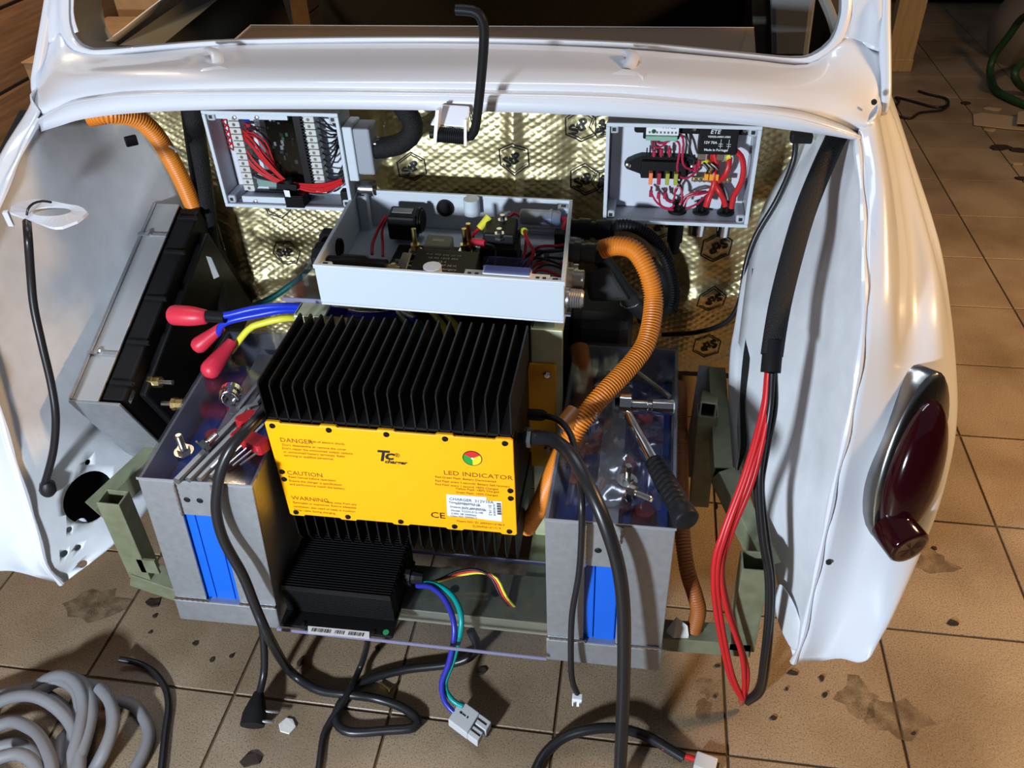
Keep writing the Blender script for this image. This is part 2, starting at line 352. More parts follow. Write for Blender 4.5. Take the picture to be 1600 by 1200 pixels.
c4 = [(0.35,1.2619,.7051),(0.378,1.1603,.64),(0.388,1.0319,.6017),(0.39,.9535,.5686),(0.392,.8849,.5249),(0.392,.8303,.4789),(0.388,.7963,.4144),(0.38,.7757,.3492),(0.35,.7221,.2795),(0.338,.7084,.243),(0.33,.6974,.2244)]
rows = []
for k, (ab, p2, p4) in enumerate(zip(fen, c2, c4)):
    c3 = V(p2).lerp(V(p4), .5) + V((.004, -.012 - (.012 if k < 4 else 0), .006 if k < 4 else 0))
    rows.append([ab[0], ab[1], p2, tuple(c3), p4, (p4[0] + .012, p4[1] + .09, p4[2] + .01), (p4[0] + .004, p4[1] + .4, p4[2] + .04), (p4[0] - .02, 2.3, p4[2] + .03)])
r0 = rows[0]
top = [(r0[0][0], r0[0][1] + .012, r0[0][2] + .008), (.288, 1.105, .772), (.297, 1.155, .772), (.302, 1.195, .776), (.309, 1.26, .785), (.322, 1.38, .77), (.325, 1.7, .79), (.31, 2.3, .80)]
for side in (1, 0):
    f = (lambda p: p) if side else mir
    w = MB().patch([[f(p) for p in r] for r in [top] + rows]).build('rear_wing', PAINT, car, True, 180, solid=.0025)
# inner side panels of the engine bay (wheel-arch sides)
edge = [(0.2648,1.07,.7491),(0.266,.995,.7136),(0.2638,.915,.6706),(0.2616,.856,.6375),(0.2605,.82,.5916),(0.2584,.79,.5211),(0.2554,.772,.4504),(0.2549,.758,.393),(0.2533,.732,.2705),(0.2504,.712,.2045),(0.2504,.719,.1507)]
inn = [(0.2356,1.25,.6869),(0.2119,1.24,.6358),(0.1839,1.22,.5732),(0.1708,1.17,.5182),(0.1622,1.1,.4631),(0.1594,1.05,.4038),(0.1631,.985,.3456),(0.1737,.92,.304),(0.2161,.84,.2342),(0.2362,.79,.1716),(0.2482,.722,.1503)]
inn_l = [(-.8361,1.25,.6892),(-.8033,1.25,.6242),(-.7741,1.23,.565),(-.7677,1.19,.489),(-.7641,1.13,.4103),(-.7642,1.07,.331),(-.7662,1.01,.2656),(-.7667,.95,.2162),(-.7681,.88,.1793),(-.7841,.8,.172),(-.8517,.722,.1424)]
for side in (1, 0):
    f = (lambda p: p) if side else mir
    rows = []
    for k, (a, b_) in enumerate(zip(edge, inn if side else [mir(p) for p in inn_l])):
        a, b_ = V(a), V(b_); r = []
        for t in (0, .02, .25, .5, .75, 1):
            p = a.lerp(b_, t) + V((.012, .012, 0)) * (math.sin(math.pi * t) * (1.2 if k in (2, 3, 4, 5, 6) else .3))
            r.append(f(tuple(p)))
        rows.append(r)
    o = MB().patch(rows).build('inner_wing_panel', PAINTR, car, True, 180, solid=.002)
    if not side:
        # round vent hole and the small drilled holes cut through the left panel
        dg = bpy.context.evaluated_depsgraph_get()
        cut = MB()
        for p, r in zip([(-.8429,.83,.2459),(-.8337,.85,.2958),(-.8781,.8,.2193),(-.8812,.8,.1864),(-.8765,.77,.1932),(-.8639,.78,.1563)], (.040, .0045, .0045, .005, .006, .007)):
            p = V(p); d = V((-.75, .6, -.1)).normalized(); cut.cyl(p - d * .16, p + d * .16, r, 32)
        co = cut.build('cutter', BLACKP)
        md = o.modifiers.new('cut', 'BOOLEAN'); md.object = co; md.solver = 'FAST'
        dg.update(); me = bpy.data.meshes.new_from_object(o.evaluated_get(dg))
        o.modifiers.clear(); o.data = me; bpy.data.objects.remove(co)
    # folded edge flange running down the opening
    MB().tube([f(tuple(V(p) + V((-.003, -.001, 0)))) for p in edge], .004, 8, rfun=lambda i: .004 + .0012 * math.sin(i * .9)).build('edge_flange', PAINT, car, True)
# added black sheet behind the left panel, stands for shade in the hole
MB().patch([[tuple(V(mir(a)).lerp(V(b_), t) + V((-.05, .035, 0))) for t in (0, .5, 1)] for a, b_ in zip(edge, inn_l)]).build('hole_shade_sheet', mat('black_gap_shade', (.006, .006, .006), .9), car, True, 180, solid=.002)
# torn seam on the right panel
strip_a = [(0.1666,1.185,.514),(0.1558,1.11,.4445),(0.1491,1.06,.4076),(0.1519,.99,.3403),(0.161,.93,.2864),(0.1721,.89,.275)]
strip_b = [(0.1795,1.165,.5148),(0.1701,1.1,.4462),(0.1653,1.05,.4162),(0.1677,.985,.346),(0.1711,.925,.2989),(0.179,.885,.2744)]
torn = [(tuple(V(a)), tuple(V(a).lerp(V(b_), .5) + V((0, -.006, .003 * (-1) ** k))), b_) for k, (a, b_) in enumerate(zip(strip_a, strip_b))]
MB().patch([list(r) for r in zip(*torn)]).build('torn_seam_strip', PAINTR, car, True, 180, solid=.003)
gap_a = [(0.1787,1.155,.515),(0.1752,1.09,.459),(0.17,1.045,.4202),(0.1692,1.005,.3789),(0.1719,.95,.3395),(0.1691,.925,.3141)]
gap_b = [(0.1834,1.15,.5125),(0.1835,1.085,.4572),(0.1792,1.04,.4245),(0.1764,1,.3775),(0.1799,.945,.3447),(0.1703,.92,.3165)]
MB().patch([[tuple(V(p) + V((-.006, -.008, 0))) for p in gap_a], [tuple(V(p) + V((-.006, -.008, 0))) for p in gap_b]], 4, 1).build('tear_in_panel', MATS['black_gap_shade'], car, True, 180)  # black patch laid over the panel paints the shade inside the tear
# ragged white patches at the two lower wing tips
for side in (1, 0):
    f = (lambda p: p) if side else mir
    pts = [(0.2499,.719,.1535),(0.2541,.72,.1981),(0.2459,.74,.2252),(0.2366,.77,.2259),(0.2213,.79,.2329),(0.2204,.785,.1971),(0.2272,.772,.1619),(0.2383,.745,.1524)]
    MB().add([f(V(p) + V((0, .004, 0))) for p in pts], [(0, 1, 2, 7), (7, 2, 3, 6), (6, 3, 4, 5)]).build('ragged_tip', PAINTR, car, True, 180, sub=2, solid=.004)

# bulkhead with gold embossed damping foil
FOIL = mat('gold_embossed_foil', (.66, .57, .32), .44, .95, bump=.3, scale=70)
def ribs(x):
    s = 0
    for c_, w_, a_ in ((-.70, .02, .012), (-.41, .02, .014), (-.205, .012, .008), (-.105, .022, -.009), (.10, .03, .014)):
        s += a_ * math.exp(-((x - c_) / w_) ** 2)
    return s
def foil_y(x, z):
    a = (x * 54 + z * 84 + .35 * noise.noise((x * 9, z * 9, 11))) % 1; b_ = (x * 54 - z * 84 + .3 * noise.noise((x * 9, z * 9, 21))) % 1
    fade = min(1, max(0, .35 + 1.6 * noise.noise((x * 7, z * 7, 3))))
    d = .0030 * min(a, 1 - a, b_, 1 - b_) * 2 * (.35 + .65 * fade)
    d += ribs(x) * (1 if z > .33 else max(0, (z - .25) / .08))
    d += .004 * noise.noise((x * 13, z * 22, 0)) + .0016 * noise.noise((x * 40, z * 60, 5))
    d += .010 * math.exp(-((z - .375 - .02 * math.sin(x * 9)) / .014) ** 2)
    return 1.272 - d
foil = MB(); rows = []
NX, NZ = 430, 250
for j in range(NZ):
    z = .22 + (.74 - .22) * j / (NZ - 1)
    rows.append([(x, foil_y(x, z), z) for x in [-.82 + 1.07 * i / (NX - 1) for i in range(NX)]])
foil.grid(rows).build('bulkhead_foil', FOIL, car, True, 180)
MB().bb(-.84, .27, 1.285, 1.30, .2, .78).build('bulkhead', mat('dark_body_steel', (.03, .03, .03), .6), car)
# printed hexagon marks on the foil (the lettering stands on its head in places)
def hexmark(px, s, ang, m, flip=False):
    o = V(px); R = Matrix.Rotation(math.radians(ang), 3, 'Y')
    ex, ez = R @ V((1, 0, 0)), R @ V((0, 0, 1)); t = MB()
    on = lambda p: V((p.x, foil_y(p.x, p.z) - .0012, p.z))
    for rr, gap in ((1, 0), (.84, 1)):
        for k in range(6):
            if gap and k % 3 == 2: continue
            a0, a1 = math.radians(60 * k), math.radians(60 * k + 60)
            c0, c1 = [ex * (math.cos(a) * s * rr) + ez * (math.sin(a) * s * rr) for a in (a0, a1)]
            for i in range(6):
                q0, q1 = c0.lerp(c1, i / 6), c0.lerp(c1, (i + 1) / 6)
                t.add([on(o + q0), on(o + q1), on(o + q1 * .92), on(o + q0 * .92)], [(0, 1, 2, 3)])
    h = t.build('foil_mark', INK, car)
    l = text('foil_lettering', 'StP', s * .84, frame(o - ex * s * .66 - ez * s * .28, ex, ez), INK, h, bold=.0010, extrude=0)
    bm = bmesh.new(); bm.from_mesh(l.data); bmesh.ops.subdivide_edges(bm, edges=[e for e in bm.edges if e.calc_length() > .006], cuts=2)
    for v in bm.verts: v.co.y = foil_y(v.co.x, v.co.z) - .0014
    bm.to_mesh(l.data); bm.free()
for px, s, ang in zip([(-.1,1.249,.6788),(-.2056,1.249,.6261),(-.3753,1.251,.6057),(-.0914,1.249,.5899),(0.1281,1.247,.4832),(0.1308,1.247,.3845),(0.1344,1.247,.2811),(0.0328,1.249,.5162),(-.6282,1.249,.5257),(-.6293,1.246,.433),(-.2887,1.247,.6861),(-.5307,1.24,.5692),(-.0659,1.249,.6817),(-.061,1.249,.591)],
                      (.028, .028, .026, .028, .028, .027, .027, .026, .026, .027, .024, .02, .022, .022), (-32, -32, -32, -32, 155, 155, 155, 150, 20, -5, 20, 0, -70, -70)):
    hexmark(px, s, ang, INK)

# underside, cabin floor, side walls and parcel shelf: a dark hollow cabin
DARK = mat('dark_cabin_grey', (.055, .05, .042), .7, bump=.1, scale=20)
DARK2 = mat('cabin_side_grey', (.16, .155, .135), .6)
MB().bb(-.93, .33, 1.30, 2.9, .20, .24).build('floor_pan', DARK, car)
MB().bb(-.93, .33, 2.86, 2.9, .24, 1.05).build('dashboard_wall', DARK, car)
# cabin left side: sill band and inner pillar with the open quarter window between them
MB().add([(-.9092,1.38,.7581),(-.8771,1.62,.7856),(-.8259,1.9,.8117),(-.8209,1.98,.7703),(-.8588,1.7,.7667),(-.8716,1.45,.738)], [(0, 1, 4, 5), (1, 2, 3, 4)]).build('window_sill_rail', DARK2, car, solid=.012)
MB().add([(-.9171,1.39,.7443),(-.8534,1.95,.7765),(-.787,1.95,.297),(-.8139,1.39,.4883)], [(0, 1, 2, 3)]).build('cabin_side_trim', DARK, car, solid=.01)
lp = [[(-.8474,1.27,.9662),(-.8817,1.27,.8886),(-.8963,1.26,.8357),(-.8938,1.25,.8041),(-.8623,1.25,.7889),(-.8193,1.25,.7874)], [(-.8918,1.4,.9449),(-.9207,1.4,.8596),(-.9295,1.4,.8194),(-.941,1.41,.7834),(-.9403,1.42,.757),(-.9378,1.44,.7391)]]
MB().grid(lp).build('inner_pillar_trim', DARK2, car, True, 180, solid=.006)
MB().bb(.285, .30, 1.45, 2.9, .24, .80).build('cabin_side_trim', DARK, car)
MB().bb(-.80, .20, 2.05, 2.12, .24, .80).build('seat_back_frame', mat('black_seat_fabric', (.012, .011, .010), .9, bump=.4, scale=200), car, bevel=.02)
# grey inner wheel-box and belt posts on the right of the cabin
MB().hexa([V(p) for p in [(0.1915,1.42,.7399),(0.2465,1.42,.7405),(0.2691,1.55,.7011),(0.2091,1.55,.7004),(0.1663,1.42,.8813),(0.24,1.42,.8811),(0.262,1.55,.8546),(0.1815,1.55,.8548)]]).build('seat_post', mat('slate_grey_trim', (.14, .15, .16), .5), car, bevel=.008)
MB().hexa([V(p) for p in [(0.1696,1.47,.7243),(0.1921,1.47,.7246),(0.1987,1.52,.7094),(0.1753,1.52,.7091),(0.1432,1.47,.8712),(0.1664,1.47,.8712),(0.1721,1.52,.8609),(0.1481,1.52,.861)]]).build('belt_post', mat('khaki_trim', (.12, .11, .085), .6), car, bevel=.004)
MB().tube([(0.2466,1.4,.8416),(0.2602,1.36,.8177),(0.2663,1.3,.797)], .008, 8, flat=(1, 0, 0)).build('quarter_window_frame', DARK2, car, True)
# ================================================================== battery boxes
LIDM = acrylic('tinted_lid_acrylic', (.84, .85, .88), .07, haze=.012)
CELL = mat('blue_cell_case', (.005, .11, .62), .35)
def battery_box(label, O, ux, uy, uz, w, d, h, slot, holes, stand, caps):
    O = V(O); ux, uy, uz = [V(a).normalized() for a in (ux, uy, uz)]
    T = lambda u, v, z: O + ux * u + uy * v + uz * z
    t = thing('battery_box', label, 'battery box', tuple(T(w / 2, d / 2, 0)), 'aluminium battery boxes')
    s0, s1, z0, z1 = slot; th = .004
    for a, b_ in ((0, s0), (s1, w)): MB().lbox(T, a, b_, 0, th, .05, h).build('front_post', ALU, t, bevel=.0012)
    MB().lbox(T, s0, s1, .001, th, z1, h).build('front_bridge', ALU, t, bevel=.001)
    MB().lbox(T, -.001, w + .001, -.004, .012, 0, .048).build('bottom_rail', ALU, t, bevel=.002)
    for a, b_ in ((0, th), (w - th, w)): MB().lbox(T, a, b_, th, d, 0, h).build('side_plate', ALU, t)
    MB().lbox(T, 0, w, d - th, d, 0, h).build('back_plate', ALU, t)
    MB().lbox(T, 0, w, .012, d, 0, .004).build('bottom_plate', ALU, t)
    # weld seams: rough beads along the joints
    def weld(a, b_, r=.0028):
        n = max(3, int((V(b_) - V(a)).length / .004))
        pts = [V(a).lerp(V(b_), k / n) for k in range(n + 1)]
        MB().tube(pts, r, 7, smooth=False, rfun=lambda i: r * (.75 + .45 * (i % 2))).build('weld_bead', STEEL, t, True)
    weld(T(0, -.001, .049), T(s0 + .004, -.001, .049)); weld(T(s1, -.001, .049), T(w, -.001, .049))
    weld(T(s0, -.0005, z1), T(s0, -.0005, h - .004), .002); weld(T(s1, -.0005, h - .03), T(s1, -.0005, h), .002)
    for u, z in holes:
        MB().lathe(T(u, .0008, z), -uy, [(0, .0045), (.0004, .0045), (.0012, .0035), (.0012, .002)], 14).build('rivet', BLACKP, t, True)
    n = 5; cw = (w - 2 * th - .002) / n
    for k in range(n):
        c = MB().lbox(T, th + .001 + k * cw, th + k * cw + cw, th + .002, d * .96, .005, h * .80).build('cell', CELL, t, bevel=.0015)
    for u, v, r in caps:
        MB().lathe(T(u, v, h * .80), uz, [(0, r), (h * .06, r), (h * .09, r * .75), (h * .09, 0)], 18).build('terminal_cap', REDB, t, True)
    MB().lbox(T, w * .36, w * .56, .02, d * .93, h * .90, h * .91).build('clamp_bar', mat('pale_painted_alloy', (.42, .43, .44), .45, .4, bump=.05, scale=60), t)
    MB().lbox(T, -.001, w + .001, .0, d + .001, h + .0003, h + .0043).build('lid', LIDM, t)
    MB().lbox(T, -.001, w + .001, -.0012, -.0001, h + .0003, h + .0043).build('lid_edge', mat('grey_acrylic_edge', (.22, .23, .25), .3), t)
    return t, T
boxR, TR = battery_box('aluminium battery box below the ratchet, single rivet above its blue cells', (-.089, .70, .124), (1, 0, .015), (.012, 1, 0), (-.005, 0, 1), .157, .372, .284,
                       (.050, .094, .05, .205), [(.066, .236)], None, [(.085, .09, .018), (.09, .15, .016), (.12, .06, .017), (.05, .2, .016), (.11, .26, .015)])
boxL, TL = battery_box('aluminium battery box under the hex keys, two rivets above its blue cells', (-.647, .70, .124), (1, .0, .02), (-.07, 1, 0), (.085, 0, 1), .158, .34, .295,
                       (.050, .102, .05, .232), [(.062, .262), (.080, .262)], None, [(.09, .08, .018), (.12, .12, .018), (.06, .2, .016), (.1, .24, .017), (.05, .13, .015)])

# crinkled clear film under the right lid
film = MB(); rows = []
for i in range(26):
    rows.append([tuple(TR(.02 + .12 * j / 17, .05 + .29 * i / 25, .262 + .010 * noise.noise((i * .5, j * .5, 1)) + .004 * noise.noise((i * 1.3, j * 1.3, 7)))) for j in range(18)])
film.grid(rows); one('plastic_film', film, acrylic('crinkled_clear_film', (.96, .96, .96), .16, 1.35, gloss=.30), 'crinkled clear plastic film under the lid of the box below the ratchet', 'film', smooth=True, angle=180)

# ================================================================== on-board charger
CY = mat('yellow_cover_paint', (1, .42, .0), .38, bump=.03, scale=40)
ch = thing('battery_charger', 'yellow fronted battery charger with tall black cooling fins', 'charger', (-.2975, .847, .245))
x0, x1, zb, zt = -.4587, -.1363, .3078, .4815
MB().bb(x0 + .003, x1 - .003, 0.7638, .922, zb + .004, zt - .006).build('body', BLACKS, ch)
pl = MB()
pl.bb(x0, x1, .76, .7638, zb + .0025, zt - .0025).build('front_cover', CY, ch, bevel=.0008)
cover = ch.children[-1]
sx = [x0 + .010 + k * (x1 - x0 - .020) / 4 for k in range(5)]
for z, sg in ((zt, 1), (zb, -1)):
    for x in sx:
        lo, hi = max(x0, x - .013), min(x1, x + .013)
        MB().prism([(lo, z - sg * .003), (hi, z - sg * .003), (hi - .003, z), (lo + .003, z)][::sg], -.7637, -.7602, axis=2, R=Matrix(((1, 0, 0), (0, 0, -1), (0, 1, 0)))).build('cover_tab', CY, ch)
for x, z in [(x, zt - .007) for x in sx] + [(x, zb + .007) for x in sx] + [(x0 + .006, zb + .085), (x0 + .006, zb + .071), (x1 - .006, zb + .085), (x1 - .006, zb + .071)]:
    s_ = MB().lathe((x, .76, z), (0, -1, 0), [(0, .0040), (.001, .0040), (.0022, .0030), (.0022, .0014), (.001, .0012), (.001, 0)], 14).build('cover_screw', BLACKP, ch, True)
prof_t = [(.765, zt - .004), (.765, .5358), (.770, .5407), (.9225, .5407), (.9255, .5358), (.9255, zt - .004)]
prof_b = [(.765, zb + .004), (.923, zb + .004), (.923, .2513), (.87, .2448), (.773, .2448), (.765, .2632)]
for nm, pr in (('top_fin', prof_t), ('bottom_fin', prof_b)):
    base = None
    for k in range(22):
        x = x0 + .002 + k * (x1 - x0 - .0045) / 21
        if base is None:
            base = MB().prism(pr, -.0011, .0011, (0, 0, 0), None, 0).build(nm, BLACKS, ch, bevel=.0004); o = base
        else:
            o = base.copy(); COL.objects.link(o)
        o.location = V((x, 0, 0)) - ch.location
MB().bb(x0, x1, .765, .924, .481, .4845).build('fin_base', BLACKS, ch)
fl = MB().bb(-.46, -.101, .9255, .9298, .28, .475).build('mounting_plate', CY, ch, bevel=.003)
for z in (.459, .32): MB().lathe((-.113, .9255, z), (0, -1, 0), [(0, .006), (.003, .006), (.0045, .004), (.0045, 0)], 6).build('mounting_bolt', STEEL, ch)
# cable glands on the right-hand end
g = MB().lathe((-.1325,.8,.4518), (1, 0, 0), [(-.004, .009), (.004, .009), (.004, .013), (.012, .013), (.012, .010), (.024, .010), (.028, .006), (.028, 0)], 6).build('cable_gland', BLACKP, ch)
MB().lathe((-.1242,.8,.4516), (1, 0, 0), [(0, .0135), (.005, .0135), (.005, .0)], 6).build('gland_nut', STEEL, g)
MB().lathe((-.1236,.87,.4305), (1, 0, 0), [(-.01, .008), (.01, .008), (.016, .005), (.016, 0)], 12).build('cable_gland', BLACKP, ch)
# print on the yellow cover
EX, EZ = V((1, 0, 0)), V((0, 0, 1))
def tx(body, px, size, m=INK, par=cover, **k): return text('print', body, size, frame(V(px) + V((0, -.0003, 0)), EX, EZ), m, par, **k)
BROWN = mat('brown_ink', (.22, .07, .005), .6)
tx('DANGER', (-.4436,.76,.4476), .0106, BROWN, sx=1.05)
for s_, p in zip(('Risk of electric shock.', "Don't disassemble or remove the cover.", "Don't repair the unmounted output options", 'or unmounted battery terminals. Refer', 'servicing to qualified personnel.'),
                 [(-.4029,.76,.4505),(-.4424,.76,.4409),(-.4437,.76,.4346),(-.4433,.76,.4284),(-.4437,.76,.422)]): tx(s_, p, .0054, BROWN)
tx('CAUTION', (-.4463,.76,.3883), .0106, BROWN, sx=1.05)
for s_, p in zip(('Read manual before operation.', 'Ensure the charger is specification', 'and performance match the battery.'), [(-.4457,.76,.3824),(-.4463,.76,.3751),(-.4468,.76,.3684)]): tx(s_, p, .0054, BROWN)
tx('WARNING', (-.4498,.76,.3401), .0106, BROWN, sx=1.05)
for s_, p in zip(('- Keep away from any', 'flammable or explosives. Ensure adequate', 'ventilation, also need to keep in outdoor.', 'Sever cable during charging.'), [(-.4047,.76,.3392),(-.4495,.76,.3326),(-.4501,.76,.3249),(-.4506,.76,.3177)]): tx(s_, p, .0054, BROWN)
tx('T', (-.3169,.76,.428), .0261, INK, shear=.25, bold=.0007); tx('c', (-.3062,.76,.4314), .0228, INK, shear=.25, bold=.0006, sx=1.3); tx('charger', (-.3062,.76,.4246), .0081, INK, shear=.25, bold=.0003, sx=1.2)
tx('®', (-.2911,.76,.4364), .0098, INK)
tx('LED INDICATOR', (-.2291,.76,.4124), .0106, BROWN, sx=1.15)
for s_, p in zip(('Red-Green Flash: Battery Disconnected', 'Red Flash every 3 seconds: Battery Self-recovery', 'Red Flash every 1 second: <80% Charged', 'Yellow Flash: >80% Charged', 'Green Flash: 100% Charged'), [(-.2408,.76,.4054),(-.2414,.76,.3983),(-.242,.76,.3918),(-.215,.76,.3867),(-.2155,.76,.3801)]): tx(s_, p, .0050, BROWN)
tx('CE', (-.254,.76,.3289), .0157, INK, bold=.0001, sx=1.1)
for s_, p in zip(('Patent NO: ZL 200920113186.9', 'ZL200920131171.9'), [(-.218,.76,.3247),(-.1972,.76,.3172)]): tx(s_, p, .0050, BROWN)
c = V((-.1891,.76,.4449)) + V((0, -.0004, 0))
def disc(c, r, a0, a1, m, n=18, nm='led_sector'):
    mb = MB(); pts = [c] + [c + V((math.cos(math.radians(a0 + (a1 - a0) * k / n)) * r, 0, math.sin(math.radians(a0 + (a1 - a0) * k / n)) * r)) for k in range(n + 1)]
    mb.add(pts, [(0, k + 1, k + 2) for k in range(n)]); return mb.build(nm, m, cover)
disc(c + V((0, .0002, 0)), .0128, 0, 360, INK, 32, 'led_ring')
for a0, mm in ((30, mat('red_print', (.6, .02, .02), .5)), (150, mat('green_print', (.02, .3, .03), .5)), (270, mat('yellow_print', (.75, .6, .02), .5))): disc(c, .0116, a0, a0 + 120, mm)
disc(c - V((0, .0002, 0)), .0017, 0, 360, WHITE, 14, 'led_lamp')
for ps in ([(-.2286,.7594,.3768),(-.1745,.7594,.3778),(-.1777,.7594,.3348),(-.2303,.7594,.3351)], [(-.1766,.7595,.3709),(-.1544,.7595,.3718),(-.156,.7595,.3331),(-.1795,.7595,.3339)]):
    MB().add(ps, [(3, 2, 1, 0)]).build('rating_sticker', WHITE, cover)
GREYINK = mat('grey_ink', (.12, .14, .2), .6)
for s_, p, z_ in zip(('CHARGER  312V10A', 'Type: TCCH-H312-10', 'BATTERY: 96 cell', 'Output: 312V 10A(MAX)', '1.2V-3.65V DC/cell', 'Model: TCCH-312-10E', 'CAN: 2B 250Kbps', 'Class: NO 20090612'), [(-.2251,.7592,.3666),(-.2264,.7592,.361),(-.217,.7592,.3591),(-.2253,.7592,.3526),(-.2123,.7592,.3511),(-.2241,.7592,.3454),(-.2246,.7592,.3397),(-.2259,.7592,.3346)], (.0067, .0046, .0046, .0046, .0046, .0046, .0046, .0043)): tx(s_, p, z_, GREYINK)
text('print', 'B1-14-2', .0062, frame((-.1727,.7592,.3633), (0, 0, -1), (1, 0, 0)), GREYINK, cover)
text('print', 'N14010018', .0045, frame((-.1666,.7592,.3652), (0, 0, -1), (1, 0, 0)), GREYINK, cover)
bc = MB(); a = V((-.1613,.7592,.3683))
for k in range(14): bc.bb(a.x, a.x + .0056, a.y - .0002, a.y, a.z - .0016 * k - (.0006 if k % 3 else .0011), a.z - .0016 * k)
bc.build('barcode', INK, cover)

# ================================================================== small black converter on the lower acrylic shelf
dc = thing('dc_converter', 'small black ribbed converter with a barcode strip under the charger', 'converter', (-.40, .75, .142))
MB().bb(-.482, -.312, .69, .83, .1425, .148).build('base_plate', BLACKS, dc, bevel=.001)
MB().bb(-.478, -.316, .723, .83, .148, .196).build('body', BLACKS, dc)
base = None
for k in range(17):
    z = .150 + k * .0030; 
    if base is None: base = o = MB().bb(-.479, -.315, .7155, .724, -.0007, .0007).build('front_rib', BLACKS, dc, bevel=.0003)
    else: o = base.copy(); COL.objects.link(o)
    o.location = V((0, 0, z)) - dc.location
base = None
for k in range(26):
    y = .7165 + k * .0045
    if base is None: base = o = MB().bb(-.479, -.315, -.0008, .0008, .195, .205).build('top_rib', BLACKS, dc, bevel=.0003)
    else: o = base.copy(); COL.objects.link(o)
    o.location = V((0, y, 0)) - dc.location
lb = MB().add([(-.4392,.6918,.1485),(-.392,.6927,.1485),(-.3469,.6934,.1485),(-.3433,.6808,.1485),(-.3881,.6806,.1485),(-.4348,.6791,.1485)], [(5, 4, 1, 0), (4, 3, 2, 1)]).build('barcode_label', WHITE, dc)
bcb = MB(); a, b_ = V((-.4314,.6891,.149)), V((-.3526,.6901,.149))
xx = 0
while xx < .98:
    w_ = rnd.choice((.006, .009, .016)); p = a.lerp(b_, xx); q = a.lerp(b_, xx + w_)
    if not .36 < xx < .44 and not .62 < xx < .68: bcb.add([p, q, q + V((0, -.006, 0)), p + V((0, -.006, 0))], [(3, 2, 1, 0)])
    xx += w_ + rnd.choice((.008, .012, .016))
bcb.build('barcode', INK, lb)
MB().lathe((-.3228,.6957,.148), (0, 0, 1), [(0, .0045), (.0006, .0045), (.0006, 0)], 20).build('green_sticker', mat('green_sticker', (.03, .30, .10), .5), dc)
for p in [(-.4468,.6934,.148),(-.3407,.6913,.148)]: MB().lathe(p, (0, 0, 1), [(0, .0035), (.0025, .003), (.0025, 0)], 12).build('base_screw', BLACKP, dc, True)
g = MB().lathe((-.316, .772, .182), (1, 0, 0), [(-.004, .011), (.006, .011), (.006, .014), (.016, .014), (.016, .010), (.022, .010), (.034, .008), (.034, 0)], 10).build('cable_gland', BLACKP, dc)
for i in range(9): MB().bb(-.3145, -.3125, .728 + i * .0118, .7295 + i * .0118, .150, .204).build('end_rib', BLACKS, dc)

# ================================================================== acrylic shelves and steel supports
sh = thing('lower_acrylic_shelf', 'clear acrylic sheet carrying the small black converter between the battery boxes', 'shelf', (-.285, .77, .135))
MB().bb(-.487, -.089, .688, .855, .136, .142).build('sheet', ACRYL, sh)
MB().bb(-.487, -.089, .6865, .688, .136, .142).build('front_edge', ACRYLE, sh); MB().bb(-.487, -.089, .855, .8565, .136, .142).build('back_edge', mat('acrylic_lit_edge', (.35, .33, .52), .3), sh)
sh = thing('upper_acrylic_shelf', 'clear acrylic sheet under the open grey contactor box', 'shelf', (-.28, 1.08, .53))
MB().bb(-.50, -.085, .967, 1.2, .530, .536).build('sheet', ACRYL, sh); MB().bb(-.50, -.085, .9655, .967, .530, .536).build('front_edge', ACRYLE, sh)
bm = thing('cross_beam', 'olive steel cross beam with a row of holes under the acrylic shelf', 'beam', (-.27, .80, .10))
MB().bb(-.50, -.085, .757, .84, .120, .126).build('top_plate', OLIVE, bm, bevel=.001)
MB().bb(-.50, -.085, .754, .757, .098, .1265).build('front_flange', mat('bright_zinc_edge', (.55, .53, .38), .35, .5), bm, bevel=.001)
for x in (-.245, -.18): MB().lathe((x, .80, .1262), (0, 0, 1), [(0, .007), (.0006, .007), (.0006, .005), (0, .004)], 18).build('hole_rim', BLACKP, bm, True)
for lab, xa, xb in (('zinc plated upright post on the right behind the yellow charger flange', -.136, -.092), ('zinc plated upright post on the left under the grey box', -.472, -.428)):
    u = thing('upright_post', lab, 'post', ((xa + xb) / 2, .93, .12), 'upright posts of the shelf')
    MB().bb(xa, xb, .930, .934, .12, .530).build('flat_face', OLIVEL, u, bevel=.0015)
    MB().bb(xa, xa + .004, .934, .965, .12, .530).build('side_flange', OLIVEL, u, bevel=.001); MB().bb(xa, xb, .934, .99, .526, .530).build('top_flange', OLIVEL, u)
    MB().bb(xa - .004, xb, .84, .95, .114, .120).build('foot', OLIVE, u)

# steel tube frame either side
def rect_tube(name, pts, w, h, par, flat=(0, 0, 1), wall=.003, open_end=True):
    p0, p1 = V(pts[0]), V(pts[1]); d = (p1 - p0).normalized(); a = (V(flat) - d * V(flat).dot(d)).normalized(); b_ = d.cross(a)
    mb = MB(); ring = lambda p, s: [p + a * (x * (h / 2 - s)) + b_ * (y * (w / 2 - s)) for x, y in ((-1, -1), (1, -1), (1, 1), (-1, 1))]
    L = ring(p0, 0) + ring(p1, 0) + ring(p0, wall) + ring(p1, wall); F = []
    for i in range(4):
        j = (i + 1) % 4
        F += [(i, j, 4 + j, 4 + i), (8 + j, 8 + i, 12 + i, 12 + j), (j, i, 8 + i, 8 + j), (4 + i, 4 + j, 12 + j, 12 + i)]
    return mb.add(L, F).build(name, OLIVE, par, bevel=.0012)
fr = thing('chassis_bracket', 'olive square-tube frame bracket at the left wing tip', 'bracket', (-.7354,.76,.1489))
rect_tube('post', [(-.7327,.765,.3065), (-.7372,.765,.138)], .030, .036, fr, (1, 0, 0))
rect_tube('arm', [(-.7929,.785,.2456), (-.7221,.9029,.285)], .028, .036, fr)
rect_tube('foot', [(-.7533,.765,.1356), (-.6825,.765,.1068)], .036, .030, fr)
